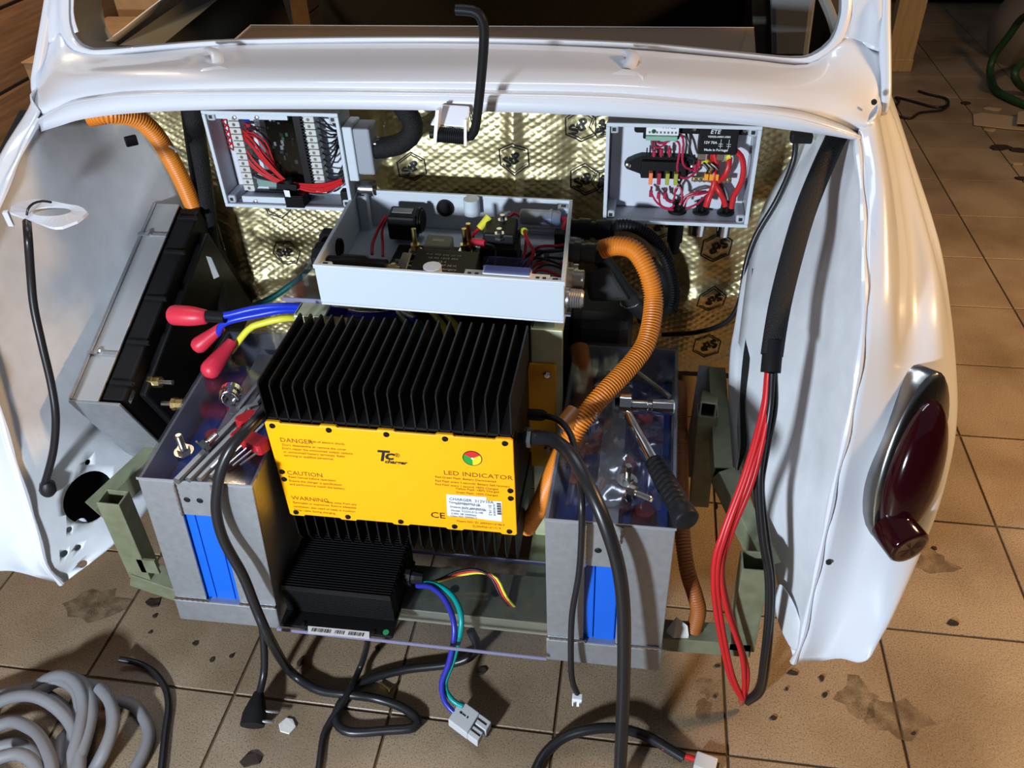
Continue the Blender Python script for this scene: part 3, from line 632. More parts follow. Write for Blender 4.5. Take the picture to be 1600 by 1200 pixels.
MB().box((-.7134,.752,.1709), (.03, .004, .03)).build('gusset', OLIVE, fr)
fr = thing('chassis_bracket', 'olive square-tube frame bracket at the right wing tip', 'bracket', (0.1911,.75,.1444))
rect_tube('post', [(0.1798,.765,.2953), (0.1839,.765,.1188)], .034, .036, fr, (1, 0, 0))
rect_tube('foot', [(0.1971,.765,.1211), (0.0728,.765,.1146)], .034, .030, fr)
rect_tube('arm', [(0.2046,.79,.2534), (0.1401,.9,.3196)], .026, .036, fr)
rect_tube('rear_arm', [(0.1404,.9,.3171), (0.1334,1.08,.3607)], .026, .036, fr)
for p in [(0.164,.83,.2681),(0.1485,.87,.2966)]: MB().lathe(V(p) + V((-.015, -.012, 0)), (-1, -.3, .1), [(0, .005), (.001, .005), (.001, 0)], 14).build('bolt_hole', INK, fr)
fr = thing('steel_bracket', 'olive tube stub and strut standing behind the right battery box', 'bracket', (0.1177,.95,.2137))
rect_tube('stub', [(0.1174,.98,.3703), (0.1237,.98,.1808)], .030, .030, fr, (0, 1, 0))
rect_tube('cap_tube', [(0.1145,.955,.3896), (0.125,1.05,.339)], .024, .024, fr)
one('flat_bar', MB().tube([(0.12,1.08,.376),(0.1143,1.04,.3073),(0.1058,.99,.222)], .01, 8, smooth=False, flat=(1, 0, 0), rfun=lambda i: (.014, .0025)), ALU, 'pale aluminium flat bar leaning behind the right battery box', 'bar')
# ================================================================== open enclosures
def wire(pts, r, m, par, name='wire', n=7): return MB().tube(pts, r, n, .006).build(name, m, par, True)
def hollow(T, w, d, h, t):
    """open-topped shell in local axes: u 0..w, v 0..d, open at z = h"""
    mb = MB()
    mb.lbox(T, 0, w, 0, d, 0, t)
    for a in ((0, w, 0, t), (0, w, d - t, d), (0, t, t, d - t), (w - t, w, t, d - t)): mb.lbox(T, *a, t, h)
    return mb
def rim(T, w, d, h, t, o):
    mb = MB()
    for a in ((-o, w + o, -o, t), (-o, w + o, d - t, d + o), (-o, t, t, d - t), (w - t, w + o, t, d - t)): mb.lbox(T, *a, h - .005, h + .001)
    return mb
def corner_posts(T, w, d, h, t, par, m, s=.015, z0=.0):
    for u in (t, w - t - s):
        for v in (t, d - t - s):
            c = MB().lbox(T, u, u + s, v, v + s, z0, h - .004).build('corner_post', m, par, bevel=.003)
            MB().lbox(T, u + s * .3, u + s * .7, v + s * .3, v + s * .7, h - .004, h - .0035).build('screw_socket', INK, c)

# ---- contactor box, open side up
gb = thing('contactor_box', 'open light grey enclosure full of contactors on the upper acrylic shelf', 'enclosure', (-.265, 1.06, .537))
go = V((-.436, .951, .537)); gx = V((.345, -.014, 0)).normalized(); gy = V((-.012, .24, 0)).normalized()
TG = lambda u, v, z: go + gx * u + gy * v + V((0, 0, z))
W_, D_, H_ = .345, .240, .064
hollow(TG, W_, D_, H_, .0035).build('shell', GREYBOX, gb, bevel=.0015)
rim(TG, W_, D_, H_, .0045, .0012).build('rim', GREYBOX, gb, bevel=.001)
corner_posts(TG, W_, D_, H_, .0035, gb, GREYBOX, .018)
for u, v in ((.165, .0165), (.19, .224)): MB().cyl(TG(u, v, .04), TG(u, v, .0655), .0125, 20).build('clip_boss', GREYBOX, gb, True)
# black sealing rings in the walls
for u in (.145,): MB().lathe(TG(u, .2365, .042), -gy, [(-.004, .014), (.004, .014), (.004, .0115), (.001, .0105), (.001, 0)], 24).build('grommet', BLACKP, gb, True)
MB().lathe(TG(.0035, .10, .036), gx, [(-.004, .014), (.004, .014), (.004, .011), (.001, .010), (.001, 0)], 24).build('grommet', BLACKP, gb, True)
# fuse block with studs
MB().bb(-.36, -.17, 1.035, 1.10, .541, .556).build('bus_plate', BLACKP, gb, bevel=.002)
for k in range(4): MB().lbox(TG, .09, .175, .055 + k * .013, .061 + k * .013, .019, .024).build('copper_bar', mat('tinned_bar', (.42, .38, .30), .3, .9), gb, bevel=.001)
MB().lbox(TG, .10, .115, .05, .11, .015, .030).build('terminal_rail', STEEL, gb, bevel=.001)
FB = mat('beige_fuse_ceramic', (.42, .40, .30), .55)
f_ = MB().lbox(TG, .132, .172, .112, .148, .015, .042).build('fuse_block', FB, gb, bevel=.003)
MB().lbox(TG, .143, .161, .126, .134, .042, .0424).build('fuse_window', mat('pale_fuse_window', (.7, .66, .55), .5), f_)
for u, v in ((.118, .12), (.192, .13), (.196, .146)):
    b_ = TG(u, v, .012)
    s_ = MB().cyl(b_, b_ + V((0, 0, .052)), .0035, 12).build('stud', BRASS, gb, True)
    MB().lathe(b_ + V((0, 0, .012)), (0, 0, 1), [(0, .011), (.003, .011), (.003, .0095), (.006, .0095), (.006, 0)], 20).build('washer', STEEL, s_, True)
    MB().lathe(b_ + V((0, 0, .019)), (0, 0, 1), [(0, .0075), (.008, .0075), (.008, 0)], 6).build('nut', BRASS, s_)
# relay lying against the back wall
rl = MB().lbox(TG, .062, .108, .175, .215, .012, .052).build('relay', BLACKP, gb, bevel=.004)
MB().lbox(TG, .068, .100, .190, .206, .052, .0525).build('relay_label', mat('grey_label', (.35, .35, .35), .5), rl)
MB().lathe(TG(.108, .20, .036), gx, [(0, .020), (.004, .020), (.004, .017), (.007, .017), (.007, 0)], 24).build('relay_ring', BLACKP, rl, True)
wire([TG(.055, .2, .04), TG(.05, .17, .035), TG(.046, .14, .025), TG(.05, .115, .02)], .0026, RED, gb); wire([TG(.058, .2, .04), TG(.055, .17, .032), TG(.06, .145, .02), TG(.065, .12, .015)], .0022, RED, gb)
# plug-in conductor through the left wall, ending in a bolt
MB().lathe(TG(.006, .045, .040), gx, [(0, .013), (.02, .013), (.02, .016), (.055, .016), (.06, .0125), (.085, .0125), (.085, 0)], 20).build('cable_lug_sleeve', BLACKP, gb, True)
MB().lathe(TG(.091, .045, .040), gx, [(0, .006), (.007, .006), (.007, .0085), (.013, .0085), (.013, .004), (.02, .004), (.02, 0)], 6).build('lug_bolt', BRASS, gb)
b_ = TG(.045, .078, .014); MB().lathe(b_, (0, 0, 1), [(0, .010), (.01, .010), (.01, .0105), (.012, .0105), (.012, .007), (.018, .007), (.018, 0)], 6).build('terminal_bolt', STEEL, gb)
wire([TG(.10, .042, .03), TG(.115, .04, .034), TG(.125, .03, .028), TG(.13, .02, .02)], .0018, RED, gb); wire([TG(.10, .03, .03), TG(.12, .028, .03), TG(.135, .022, .02)], .0018, RED, gb)
# black relay module with pale lettering
md = MB().lbox(TG, .130, .222, .018, .085, .008, .053).build('relay_module', BLACKP, gb, bevel=.002)
PALE = mat('pale_lettering', (.45, .45, .45), .6)
for k, (s_, u) in enumerate((('P-A 002 542 20 19', .146), ('12 AS 12V5 004', .150), ('12 4', .166), ('0 009 7 07 30 H', .150), ('Made in Hungary', .150))):
    text('lettering', s_, .0066, frame(TG(u, .067 - .0095 * k, .0533), gx, gy), PALE, md)
# main contactor
ct = MB().lbox(TG, .218, .272, .10, .165, .006, .050).build('contactor', BLACKP, gb, bevel=.003)
MB().lbox(TG, .222, .268, .115, .17, .05, .066).build('contactor_cap', BLACKP, ct, bevel=.003)
MB().lbox(TG, .23, .276, .045, .10, .006, .034).build('contactor_foot', BLACKP, ct, bevel=.003)
for u, v in ((.246, .118), (.246, .16)):
    b_ = TG(u, v, .058); s_ = MB().lathe(b_, (0, 0, 1), [(0, .009), (.002, .009), (.002, .0075), (.009, .0075), (.009, .004), (.016, .004), (.016, 0)], 6).build('contactor_stud', STEEL, ct)
for a, b_, m_ in ((TG(.212, .150, .055), TG(.226, .160, .070), YELLOW), (TG(.276, .155, .052), TG(.280, .140, .060), YELLOW), (TG(.206, .118, .050), TG(.226, .112, .052), REDB)): MB().cyl(a, b_, .0055, 12).build('crimp_sleeve', m_, gb, True)
wire([TG(.212, .150, .055), TG(.204, .14, .05), TG(.2, .125, .035)], .0024, RED, gb); wire([TG(.28, .14, .06), TG(.287, .118, .056), TG(.296, .104, .046), TG(.285, .085, .03), TG(.275, .07, .02)], .0026, RED, gb)
wire([TG(.226, .112, .052), TG(.238, .11, .05), TG(.242, .098, .046), TG(.242, .08, .03), TG(.25, .065, .022)], .0018, CABLE, gb)
wire([TG(.282, .15, .05), TG(.283, .12, .04), TG(.278, .10, .03)], .0024, RED, gb)
# precharge resistor tube on the back wall
MB().lathe(TG(.268, .205, .050), gx, [(0, .010), (.002, .012), (.045, .012), (.045, .0135), (.049, .0135), (.049, .012), (.058, .012), (.062, .009), (.062, 0)], 20).build('resistor_tube', mat('frosted_tube', (.33, .34, .34), .3), gb, True)
MB().lbox(TG, .27, .325, .19, .20, .03, .036).build('resistor_tray', GREYIN, gb, bevel=.001)
for k in range(3): MB().lbox(TG, .283 + k * .012, .291 + k * .012, .15, .165, .006, .022).build('spade_terminal', GREYIN, gb, bevel=.001)
wire([TG(.268, .205, .05), TG(.258, .21, .052), TG(.25, .20, .05)], .0026, RED, gb); wire([TG(.330, .205, .05), TG(.338, .2, .052), TG(.334, .185, .045), TG(.336, .18, .04)], .003, RED, gb)
MB().lbox(TG, .322, .337, .165, .185, .02, .045).build('wire_joint', BLACKP, gb, bevel=.002)
for k in range(9):
    z = .012 + .004 * (k % 4); a = .275 + .008 * (k % 3)
    wire([TG(a, .05 + .012 * k, z), TG(a + .02, .075 + .009 * k, z + .014), TG(a + .045, .07 + .011 * k, z + .012), TG(.342, .06 + .014 * k, .02 + .002 * k)], .0021, (CABLE, RED, CABLE)[k % 3], gb)
for k in range(4): wire([TG(.285, .022 + .006 * k, .02), TG(.298, .035 + .004 * k, .034), TG(.312, .026 + .01 * k, .03), TG(.335, .03 + .012 * k, .03)], .0018, (RED, CABLE)[k % 2], gb)
MB().lbox(TG, .276, .288, .036, .046, .012, .05).build('blue_connector', mat('dull_blue_plastic', (.03, .12, .19), .5), gb, bevel=.001)
# white fuse carrier with smoky clear cover
fc = MB().lbox(TG, .235, .30, .006, .03, .045, .066).build('fuse_carrier', mat('white_plastic', (.72, .74, .78), .4), gb, bevel=.002)
MB().lbox(TG, .208, .325, .006, .03, .040, .057).build('carrier_base', MATS['white_plastic'], fc, bevel=.0015)
for u in (.213, .223, .306, .315): MB().lbox(TG, u, u + .005, .012, .022, .057, .0573).build('carrier_slot', INK, fc)
MB().prism([(-.031, -.012), (.031, -.012), (.033, .006), (.030, .011), (-.030, .011), (-.033, .006)], 0, .012, TG(.268, .020, .0665), Matrix((gx, gy, (0, 0, 1))).transposed()).build('clear_cover', acrylic('smoky_blue_cover', (.6, .66, .86), .08), fc)
# outside fittings on the right end and the black knobs on the left end
def fitting(p, ax, prof, m, n=20, name='cable_gland', sm=True): return MB().lathe(p, ax, prof, n).build(name, m, gb, sm)
GM = mat('grey_gland_metal', (.34, .34, .35), .35, .9)
fitting(TG(.345, .20, .038), gx, [(0, .014), (.012, .014), (.012, .016), (.03, .016), (.03, .012), (.038, .012), (.038, .015), (.060, .015), (.060, .010), (.066, .010), (.066, 0)], BLACKP)
fitting(TG(.345, .185, .024), gx, [(0, .009), (.016, .009), (.016, .007), (.02, .007), (.02, 0)], GM)
fitting(TG(.345, .135, .034), gx, [(0, .015), (.008, .015), (.008, .017), (.018, .017), (.018, .014), (.024, .014), (.024, .0155), (.038, .0155), (.038, 0)], mat('dark_gland', (.05, .05, .05), .4, .5), 10)
fitting(TG(.345, .062, .034), gx, [(0, .015), (.010, .015), (.010, .0125), (.024, .0125), (.024, .010), (.024, 0)], GM)
fitting(TG(.345, .018, .030), gx, [(0, .014), (.006, .014)] + [(.006 + .0015 * k, .0125 + .0008 * (k % 2)) for k in range(12)] + [(.026, .010), (.010, .010), (.010, 0)], GM)
for v, z, r in ((.125, .030, .022), (.085, .026, .024)): fitting(TG(0, v, z), -gx, [(0, r * .8), (.008, r * .8), (.008, r), (.024, r), (.028, r * .85), (.028, 0)], BLACKP, 10, 'locking_knob', False)

# ---- control box hanging on the bulkhead, open side to the rear
def wall_box(label, x0, x1, z0, z1, yf, dep):
    t = thing('junction_box', label, 'enclosure', ((x0 + x1) / 2, yf + dep, z0), 'open junction boxes on the bulkhead')
    T = lambda u, v, z: V((x0 + u, yf + dep - z, z0 + v))
    hollow(T, x1 - x0, z1 - z0, dep, .0035).build('shell', GREYIN, t, bevel=.001)
    rim(T, x1 - x0, z1 - z0, dep, .0045, .001).build('rim', GREYBOX, t, bevel=.001)
    corner_posts(T, x1 - x0, z1 - z0, dep, .0035, t, GREYIN, .013)
    MB().lbox(T, .006, x1 - x0 - .006, .006, z1 - z0 - .006, .004, .006).build('white_backplate', mat('white_backplate', (.62, .65, .72), .45), t)
    for u in (.03, x1 - x0 - .05):
        MB().bb(x0 + u, x0 + u + .02, yf + dep, 1.255, z1 - .03, z1 - .012).build('mounting_leg', BLACKP, t)
    return t, T
jl, TJ = wall_box('open grey junction box with circuit board and red and black wires, left on bulkhead', -.654, -.444, .583, .7365, 1.15, .052)
BACK = 1.196
PCB = mat('green_circuit_board', (.015, .07, .045), .3, bump=.1, scale=200, var=.4)
MB().bb(-.575, -.528, BACK - .012, BACK - .010, .60, .722).build('circuit_board', PCB, jl)
pc = jl.children[-1]
for k in range(34):
    x, z = rnd.uniform(-.572, -.534), rnd.uniform(.605, .718); a, b_ = rnd.uniform(.002, .006), rnd.uniform(.002, .007)
    MB().bb(x, x + a, BACK - .012 - rnd.uniform(.002, .006), BACK - .012, z, z + b_).build('chip', (BLACKP, mat('green_component', (.04, .22, .15), .4), GREYIN)[k % 3], pc)
MB().bb(-.590, -.524, BACK - .016, BACK - .0135, .598, .72).build('smoked_cover', acrylic('smoked_sheet', (.5, .5, .5), .08), jl)
MB().bb(-.61, -.565, BACK - .02, BACK - .018, .606, .628).build('small_board', mat('pale_green_board', (.20, .30, .27), .3), jl)
STRIP = mat('translucent_terminal_block', (.55, .55, .53), .45)
for xa, name in ((-.624, 'terminal_strip'), (-.505, 'terminal_strip')):
    for k in range(12):
        z = .604 + k * .0103
        s_ = MB().bb(xa, xa + .018, BACK - .032, BACK - .012, z, z + .0092).build(name, STRIP, jl, bevel=.0012)
        MB().cyl((xa + .009, BACK - .0325, z + .0046), (xa + .009, BACK - .030, z + .0046), .0026, 10).build('clamp_screw', STEEL, s_)
MB().bb(-.519, -.508, BACK - .034, BACK - .006, .617, .733).build('wire_duct', BLACKS, jl)
for k in range(23): MB().bb(-.508, -.503, BACK - .033, BACK - .01, .618 + k * .005, .6205 + k * .005).build('duct_tooth', BLACKS, jl)
MB().add([(-.5833,1.17,.7146),(-.5257,1.17,.714),(-.4942,1.17,.5925),(-.5366,1.17,.582)], [(0, 1, 2, 3)]).build('clear_divider', acrylic('clear_divider', (.8, .8, .8), .1), jl, solid=.001)
# black wires from the right-hand strip into the multi-pole connector
for k in range(13):
    z = .724 - k * .0098; t_ = k / 12
    e = V((-.452, 1.172 + .003 * (k % 3), .700 - .028 * t_ + .004 * (k % 2))) if k < 9 else V((-.449, 1.17, .64 - .006 * (k - 9)))
    s_ = V((-.487, 1.19, z))
    s_.y = 1.176; wire([s_, s_ + V((.010, -.006, -.001)), V((-.465 + .002 * (k % 2), 1.166, z * .5 + e.z * .5 - .001)), e - V((.006, -.001, 0)), e], .0014, CABLE, jl, n=6)
for k in range(4): wire([V((-.47 + .004 * k, 1.178, .73)), V((-.464 + .003 * k, 1.172, .718)), V((-.452, 1.17, .704))], .0012, CABLE, jl, n=6)
for k in range(3): wire([V((-.456, 1.17, .680)), V((-.452 + .003 * k, 1.168, .660)), V((-.458 + .004 * k, 1.17, .645)), V((-.465, 1.17, .635 - .002 * k))], .0013, CABLE, jl, n=6)
MB().bb(-.4535, -.4475, 1.160, 1.19, .662, .705).build('connector_insert', BLACKP, jl, bevel=.001)
# red wires sweeping from the left-hand strip down and across
for k, s_ in enumerate([[(-.6341,1.186,.7033),(-.6105,1.172,.7033),(-.587,1.165,.6814),(-.5679,1.165,.6511),(-.5511,1.165,.6221),(-.5282,1.165,.6153),(-.497,1.165,.6143),(-.4608,1.165,.6252)], [(-.6357,1.186,.6972),(-.6072,1.17,.6921),(-.5844,1.163,.667),(-.5647,1.163,.6384),(-.5474,1.163,.621),(-.5227,1.163,.6132),(-.4915,1.163,.6122),(-.4582,1.163,.6251)], [(-.6357,1.186,.6891),(-.604,1.17,.684),(-.582,1.164,.6563),(-.564,1.164,.6338),(-.5462,1.164,.6184),(-.5193,1.164,.6161),(-.4909,1.164,.6171),(-.4601,1.164,.6278)],
        [(-.6364,1.186,.6819),(-.6136,1.172,.6779),(-.5956,1.165,.6534),(-.5726,1.165,.6299),(-.5488,1.165,.6179),(-.5193,1.165,.607),(-.4899,1.165,.607),(-.4582,1.165,.6221)], [(-.6372,1.186,.6746),(-.6101,1.17,.6716),(-.5924,1.164,.6476),(-.5701,1.164,.6251),(-.5464,1.164,.6173),(-.5183,1.164,.6108),(-.487,1.164,.6098),(-.4587,1.164,.6236)], [(-.6164,1.175,.6969),(-.5897,1.168,.6973),(-.5707,1.165,.6849),(-.5656,1.165,.6616),(-.5706,1.18,.6414)], [(-.6182,1.175,.6898),(-.5906,1.168,.6933),(-.5752,1.165,.6787),(-.5723,1.18,.6434)],
        [(-.6377,1.186,.6725),(-.618,1.172,.6726),(-.603,1.166,.6506),(-.5789,1.166,.6271),(-.549,1.166,.6185),(-.5183,1.166,.6142),(-.4609,1.166,.6268)], [(-.6361,1.186,.6705),(-.6174,1.172,.6623),(-.6007,1.166,.6423),(-.5756,1.166,.6229),(-.5495,1.166,.6163),(-.5141,1.166,.6089),(-.4618,1.166,.6215)], [(-.6335,1.184,.694),(-.5955,1.166,.6909),(-.5767,1.16,.6633),(-.5578,1.16,.6358),(-.5436,1.16,.6235),(-.5171,1.16,.6202),(-.4835,1.16,.6224),(-.4563,1.16,.6308)]]):
    wire(s_, .0017 if k not in (5, 6) else .0011, RED, jl, n=6)
for s_ in ([(-.6318,1.185,.6564),(-.6118,1.172,.6593),(-.6125,1.172,.6478),(-.633,1.185,.6383)], [(-.6309,1.185,.6384),(-.614,1.17,.6422),(-.602,1.17,.6256),(-.5718,1.17,.618),(-.5495,1.17,.6134),(-.522,1.17,.6024),(-.4905,1.17,.6014),(-.4668,1.17,.6174)], [(-.6318,1.185,.6564),(-.6044,1.17,.6604),(-.5903,1.168,.6543)]): wire(s_, .0016, CABLE, jl, n=6)
wire([(-.6322,1.185,.633),(-.6139,1.17,.6295),(-.6025,1.17,.6234),(-.5718,1.17,.618),(-.5467,1.17,.6113),(-.5222,1.17,.6013),(-.4907,1.17,.6003),(-.4672,1.17,.6152)], .0016, GREYW, jl, n=6)
for k in range(13):
    z = .722 - k * .0098
    wire([V((-.622, 1.186, z)), V((-.632, 1.178, z + .003)), V((-.641, 1.182, z - .004)), V((-.643, 1.196, z - .016))] if k < 6 else [V((-.622, 1.186, z)), V((-.629, 1.184, z)), V((-.632, 1.19, z - .002))], .0013, RED, jl, n=6)
for z in (.7245, .714): MB().cyl((-.607, 1.186, z), (-.599, 1.178, z), .0032, 10).build('blue_ferrule', BLUE, jl, True)
for z in (.704, .694, .684): MB().cyl((-.607, 1.186, z), (-.600, 1.180, z), .0026, 10).build('red_ferrule', REDB, jl, True)
MB().cyl((-.545,1.158,.6286), (-.5434,1.158,.6159), .008, 10).build('cable_tie', BLACKP, jl, True)
hs = MB().hexa([V(p) for p in [(-.5627,1.15,.6146),(-.5305,1.15,.6137),(-.5439,1.18,.6013),(-.5769,1.18,.6023),(-.5606,1.15,.6243),(-.5285,1.15,.6233),(-.5419,1.18,.6112),(-.5748,1.18,.6122)]]).build('power_transistor', BLACKP, jl)
for k in range(8): MB().bb(-.551, -.521, 1.146, 1.18, .5865 + k * .0026, .588 + k * .0026).build('heatsink_fin', BLACKS, jl)
MB().add([(-.5489,1.145,.6164),(-.5397,1.145,.6157),(-.5398,1.145,.6049),(-.5481,1.145,.6057)], [(0, 1, 2, 3)]).build('white_label', WHITE, jl, solid=.0004)
MB().bb(-.462, -.450, 1.155, 1.17, .590, .612).build('small_relay', BLACKP, jl, bevel=.001)
for p in [(-.6079,1.157,.7248),(-.5725,1.157,.7256),(-.6064,1.157,.589)]: MB().lathe(p, (0, -1, 0), [(0, .0032), (.0015, .0032), (.002, .002), (.002, 0)], 12).build('plate_screw', STEEL, jl, True)
MB().bb(-.640, -.525, 1.158, 1.163, .7225, .7335).build('mounting_strip', GREYBOX, jl); MB().bb(-.628, -.555, 1.158, 1.163, .587, .597).build('mounting_strip', GREYBOX, jl)
# connector housing and round socket on the right-hand wall
cn = MB().bb(-.4435, -.428, 1.155, 1.20, .630, .715).build('connector_base', GREYBOX, jl, bevel=.002)
MB().bb(-.428, -.402, 1.157, 1.198, .640, .712).build('connector_hood', mat('grey_connector_hood', (.30, .32, .36), .4), jl, bevel=.003)
MB().lathe((-.4435, 1.185, .606), (1, 0, 0), [(0, .011), (.008, .011), (.008, .013), (.028, .013), (.028, .011), (.018, .010), (.018, 0)], 24).build('round_socket', STEEL, jl, True)
MB().lathe((-.402, 1.178, .681), (1, 0, 0), [(0, .012), (.004, .012), (.004, .010), (.010, .010), (.010, 0)], 10).build('hose_nut', STEEL, jl)

# ---- fuse box, right on the bulkhead
jr, TK = wall_box('open grey fuse box with coloured blade fuses and thick red leads, right on bulkhead', -.0535, .156, .581, .732, 1.15, .052)
fz = MB().prism([(-.058, 0), (-.054, .006), (-.044, .011), (-.034, .0145), (.030, .0145), (.040, .010), (.046, .006), (.048, 0), (.046, -.005), (.034, -.014), (.028, -.0185), (-.032, -.0185), (-.034, -.013), (-.054, -.006)], -.0, .014, (.030, BACK - .001, .658), Matrix(((1, 0, 0), (0, 0, -1), (0, 1, 0)))).build('fuse_holder', BLACKP, jr, bevel=.001)
MB().bb(-.003, .062, BACK - .024, BACK - .015, .642, .668).build('fuse_bank', BLACKP, fz, bevel=.002)
for x in (-.022, .071): MB().lathe((x, BACK - .015, .658), (0, -1, 0), [(0, .0045), (.002, .0045), (.003, .003), (.003, 0)], 14).build('holder_screw', STEEL, fz, True)
for x, m_ in zip((.012, .024, .036, .048), (mat('orange_fuse', (.9, .22, .08), .4), mat('dark_red_fuse', (.35, .02, .05), .4), mat('olive_fuse', (.35, .36, .05), .4), MATS.get('olive_fuse'))):
    m_ = m_ or MATS['olive_fuse']
    f_ = MB().bb(x - .0028, x + .0028, BACK - .034, BACK - .022, .637, .655).build('blade_fuse', m_, jr, bevel=.0008)
for k, x in enumerate((.004, .0155, .027, .0385, .050)): MB().bb(x - .0009, x + .0009, BACK - .013, BACK - .011, .672, .684).build('spade', STEEL if k > 1 else BLACKP, fz)
mo = MB().bb(-.003, .048, BACK - .03, BACK - .004, .704, .727).build('control_module', BLACKP, jr, bevel=.002)
MB().bb(.001, .046, BACK - .031, BACK - .0299, .711, .727).build('module_label', WHITE, mo)
text('module_lettering', 'AVC2', .0075, frame((.024, BACK - .0312, .7205), EX, EZ), mat('blue_ink', (.05, .07, .25), .5), mo)
for k in range(8): MB().bb(.0045 + k * .0052, .0072 + k * .0052, BACK - .0315, BACK - .031, .7135, .7165).build('module_pin', GREYINK, mo)
MB().cyl((.0115, BACK - .0312, .7165), (.0115, BACK - .0322, .7165), .003, 14).build('module_lamp', mat('dark_green_lamp', (.01, .08, .04), .3), mo, True)
MB().bb(.001, .045, BACK - .036, BACK - .03, .7045, .711).build('green_terminal', mat('pale_green_terminal', (.22, .42, .30), .5), mo, bevel=.0008)
for a in ((-.016, .002), (.047, .066)): MB().bb(a[0], a[1], BACK - .02, BACK - .006, .708, .727).build('module_lug', BLACKP, mo, bevel=.004)
rl = MB().bb(.075, .128, BACK - .036, BACK - .004, .686, .727).build('power_relay', BLACKP, jr, bevel=.002)
for a in ((.060, .077), (.126, .143)): MB().bb(a[0], a[1], BACK - .024, BACK - .006, .71, .7265).build('relay_lug', BLACKP, rl, bevel=.003)
for x in (.068, .136): MB().lathe((x, BACK - .024, .719), (0, -1, 0), [(0, .004), (.002, .004), (.003, .0025), (.003, 0)], 6).build('relay_screw', STEEL, rl)
for s_, x, z, h_ in (('ETE', .089, .717, .0085), ('V23232-A0001-X001', .0865, .7115, .0036), ('12V 70A', .0815, .7025, .0052), ('Made in Portugal', .083, .692, .0048)): text('relay_lettering', s_, h_, frame((x, BACK - .0363, z), EX, EZ), WHITE, rl, bold=.0001, shear=.2 if s_ == 'ETE' else 0)
sy = MB()
for x in (.105, .116): sy.bb(x - .0003, x + .0003, BACK - .0364, BACK - .0361, .696, .709); sy.bb(x - .003, x + .003, BACK - .0364, BACK - .0361, .702, .7026); sy.bb(x - .003, x + .003, BACK - .0364, BACK - .0361, .699, .6996)
sy.build('relay_symbol', WHITE, rl)
for x in (.082, .108): MB().bb(x - .006, x + .007, BACK - .03, BACK - .022, .674, .687).build('relay_terminal', STEEL, rl, bevel=.002)
bus = MB().bb(.071, .128, BACK - .022, BACK - .016, .6385, .646).build('bus_bar', mat('dull_brass', (.30, .25, .11), .4, .8), jr, bevel=.001)
for k in range(8): MB().lathe((.076 + k * .0068, BACK - .0222, .6415), (0, -1, 0), [(0, .0026), (.002, .0026), (.002, 0)], 10).build('bus_screw', STEEL, bus)
for k in range(3):
    MB().bb(.0885 + k * .0072, .0945 + k * .0072, BACK - .028, BACK - .019, .6435, .6535).build('orange_crimp', mat('orange_crimp', (.85, .33, .02), .45), jr, bevel=.001)
    wire([V((.0915 + k * .0072, BACK - .024, .653)), V((.092 + k * .007, BACK - .03, .662)), V((.084 + k * .006, BACK - .026, .669))], .0018, CABLE, jr)
for a, b_ in (((0.085,1.178,.6706), (0.098,1.178,.6593)), ((0.1095,1.175,.6755), (0.1214,1.175,.6806)), ((0.1144,1.172,.6855), (0.1251,1.172,.6924))): MB().cyl(a, b_, .0058, 12).build('yellow_crimp', YELLOW, jr, True)
for s_, r in (([(0.1255,1.172,.6896),(0.1355,1.165,.6834),(0.1407,1.16,.6685),(0.1401,1.16,.6462),(0.1328,1.165,.6208),(0.1322,1.165,.6035)], .0042), ([(0.121,1.175,.6768),(0.1204,1.168,.6644),(0.1153,1.17,.6477),(0.1079,1.18,.637)], .004), ([(0.0979,1.178,.6603),(0.1031,1.172,.6523),(0.1033,1.172,.6345),(0.0983,1.165,.6195),(0.0952,1.165,.6051)], .0045), ([(0.1003,1.18,.6798),(0.1048,1.176,.6623),(0.1058,1.176,.6377),(0.1099,1.168,.6306),(0.1189,1.168,.6168),(0.1231,1.168,.6047)], .0042), ([(0.0954,1.18,.6835),(0.1029,1.182,.6577),(0.1018,1.182,.6349)], .0042)): wire(s_, r, RED, jr, n=9)
wire([(0.1088,1.19,.6325),(0.1199,1.178,.6273),(0.1259,1.172,.6131)], .004, mat('dark_grey_lead', (.10, .11, .12), .45), jr)
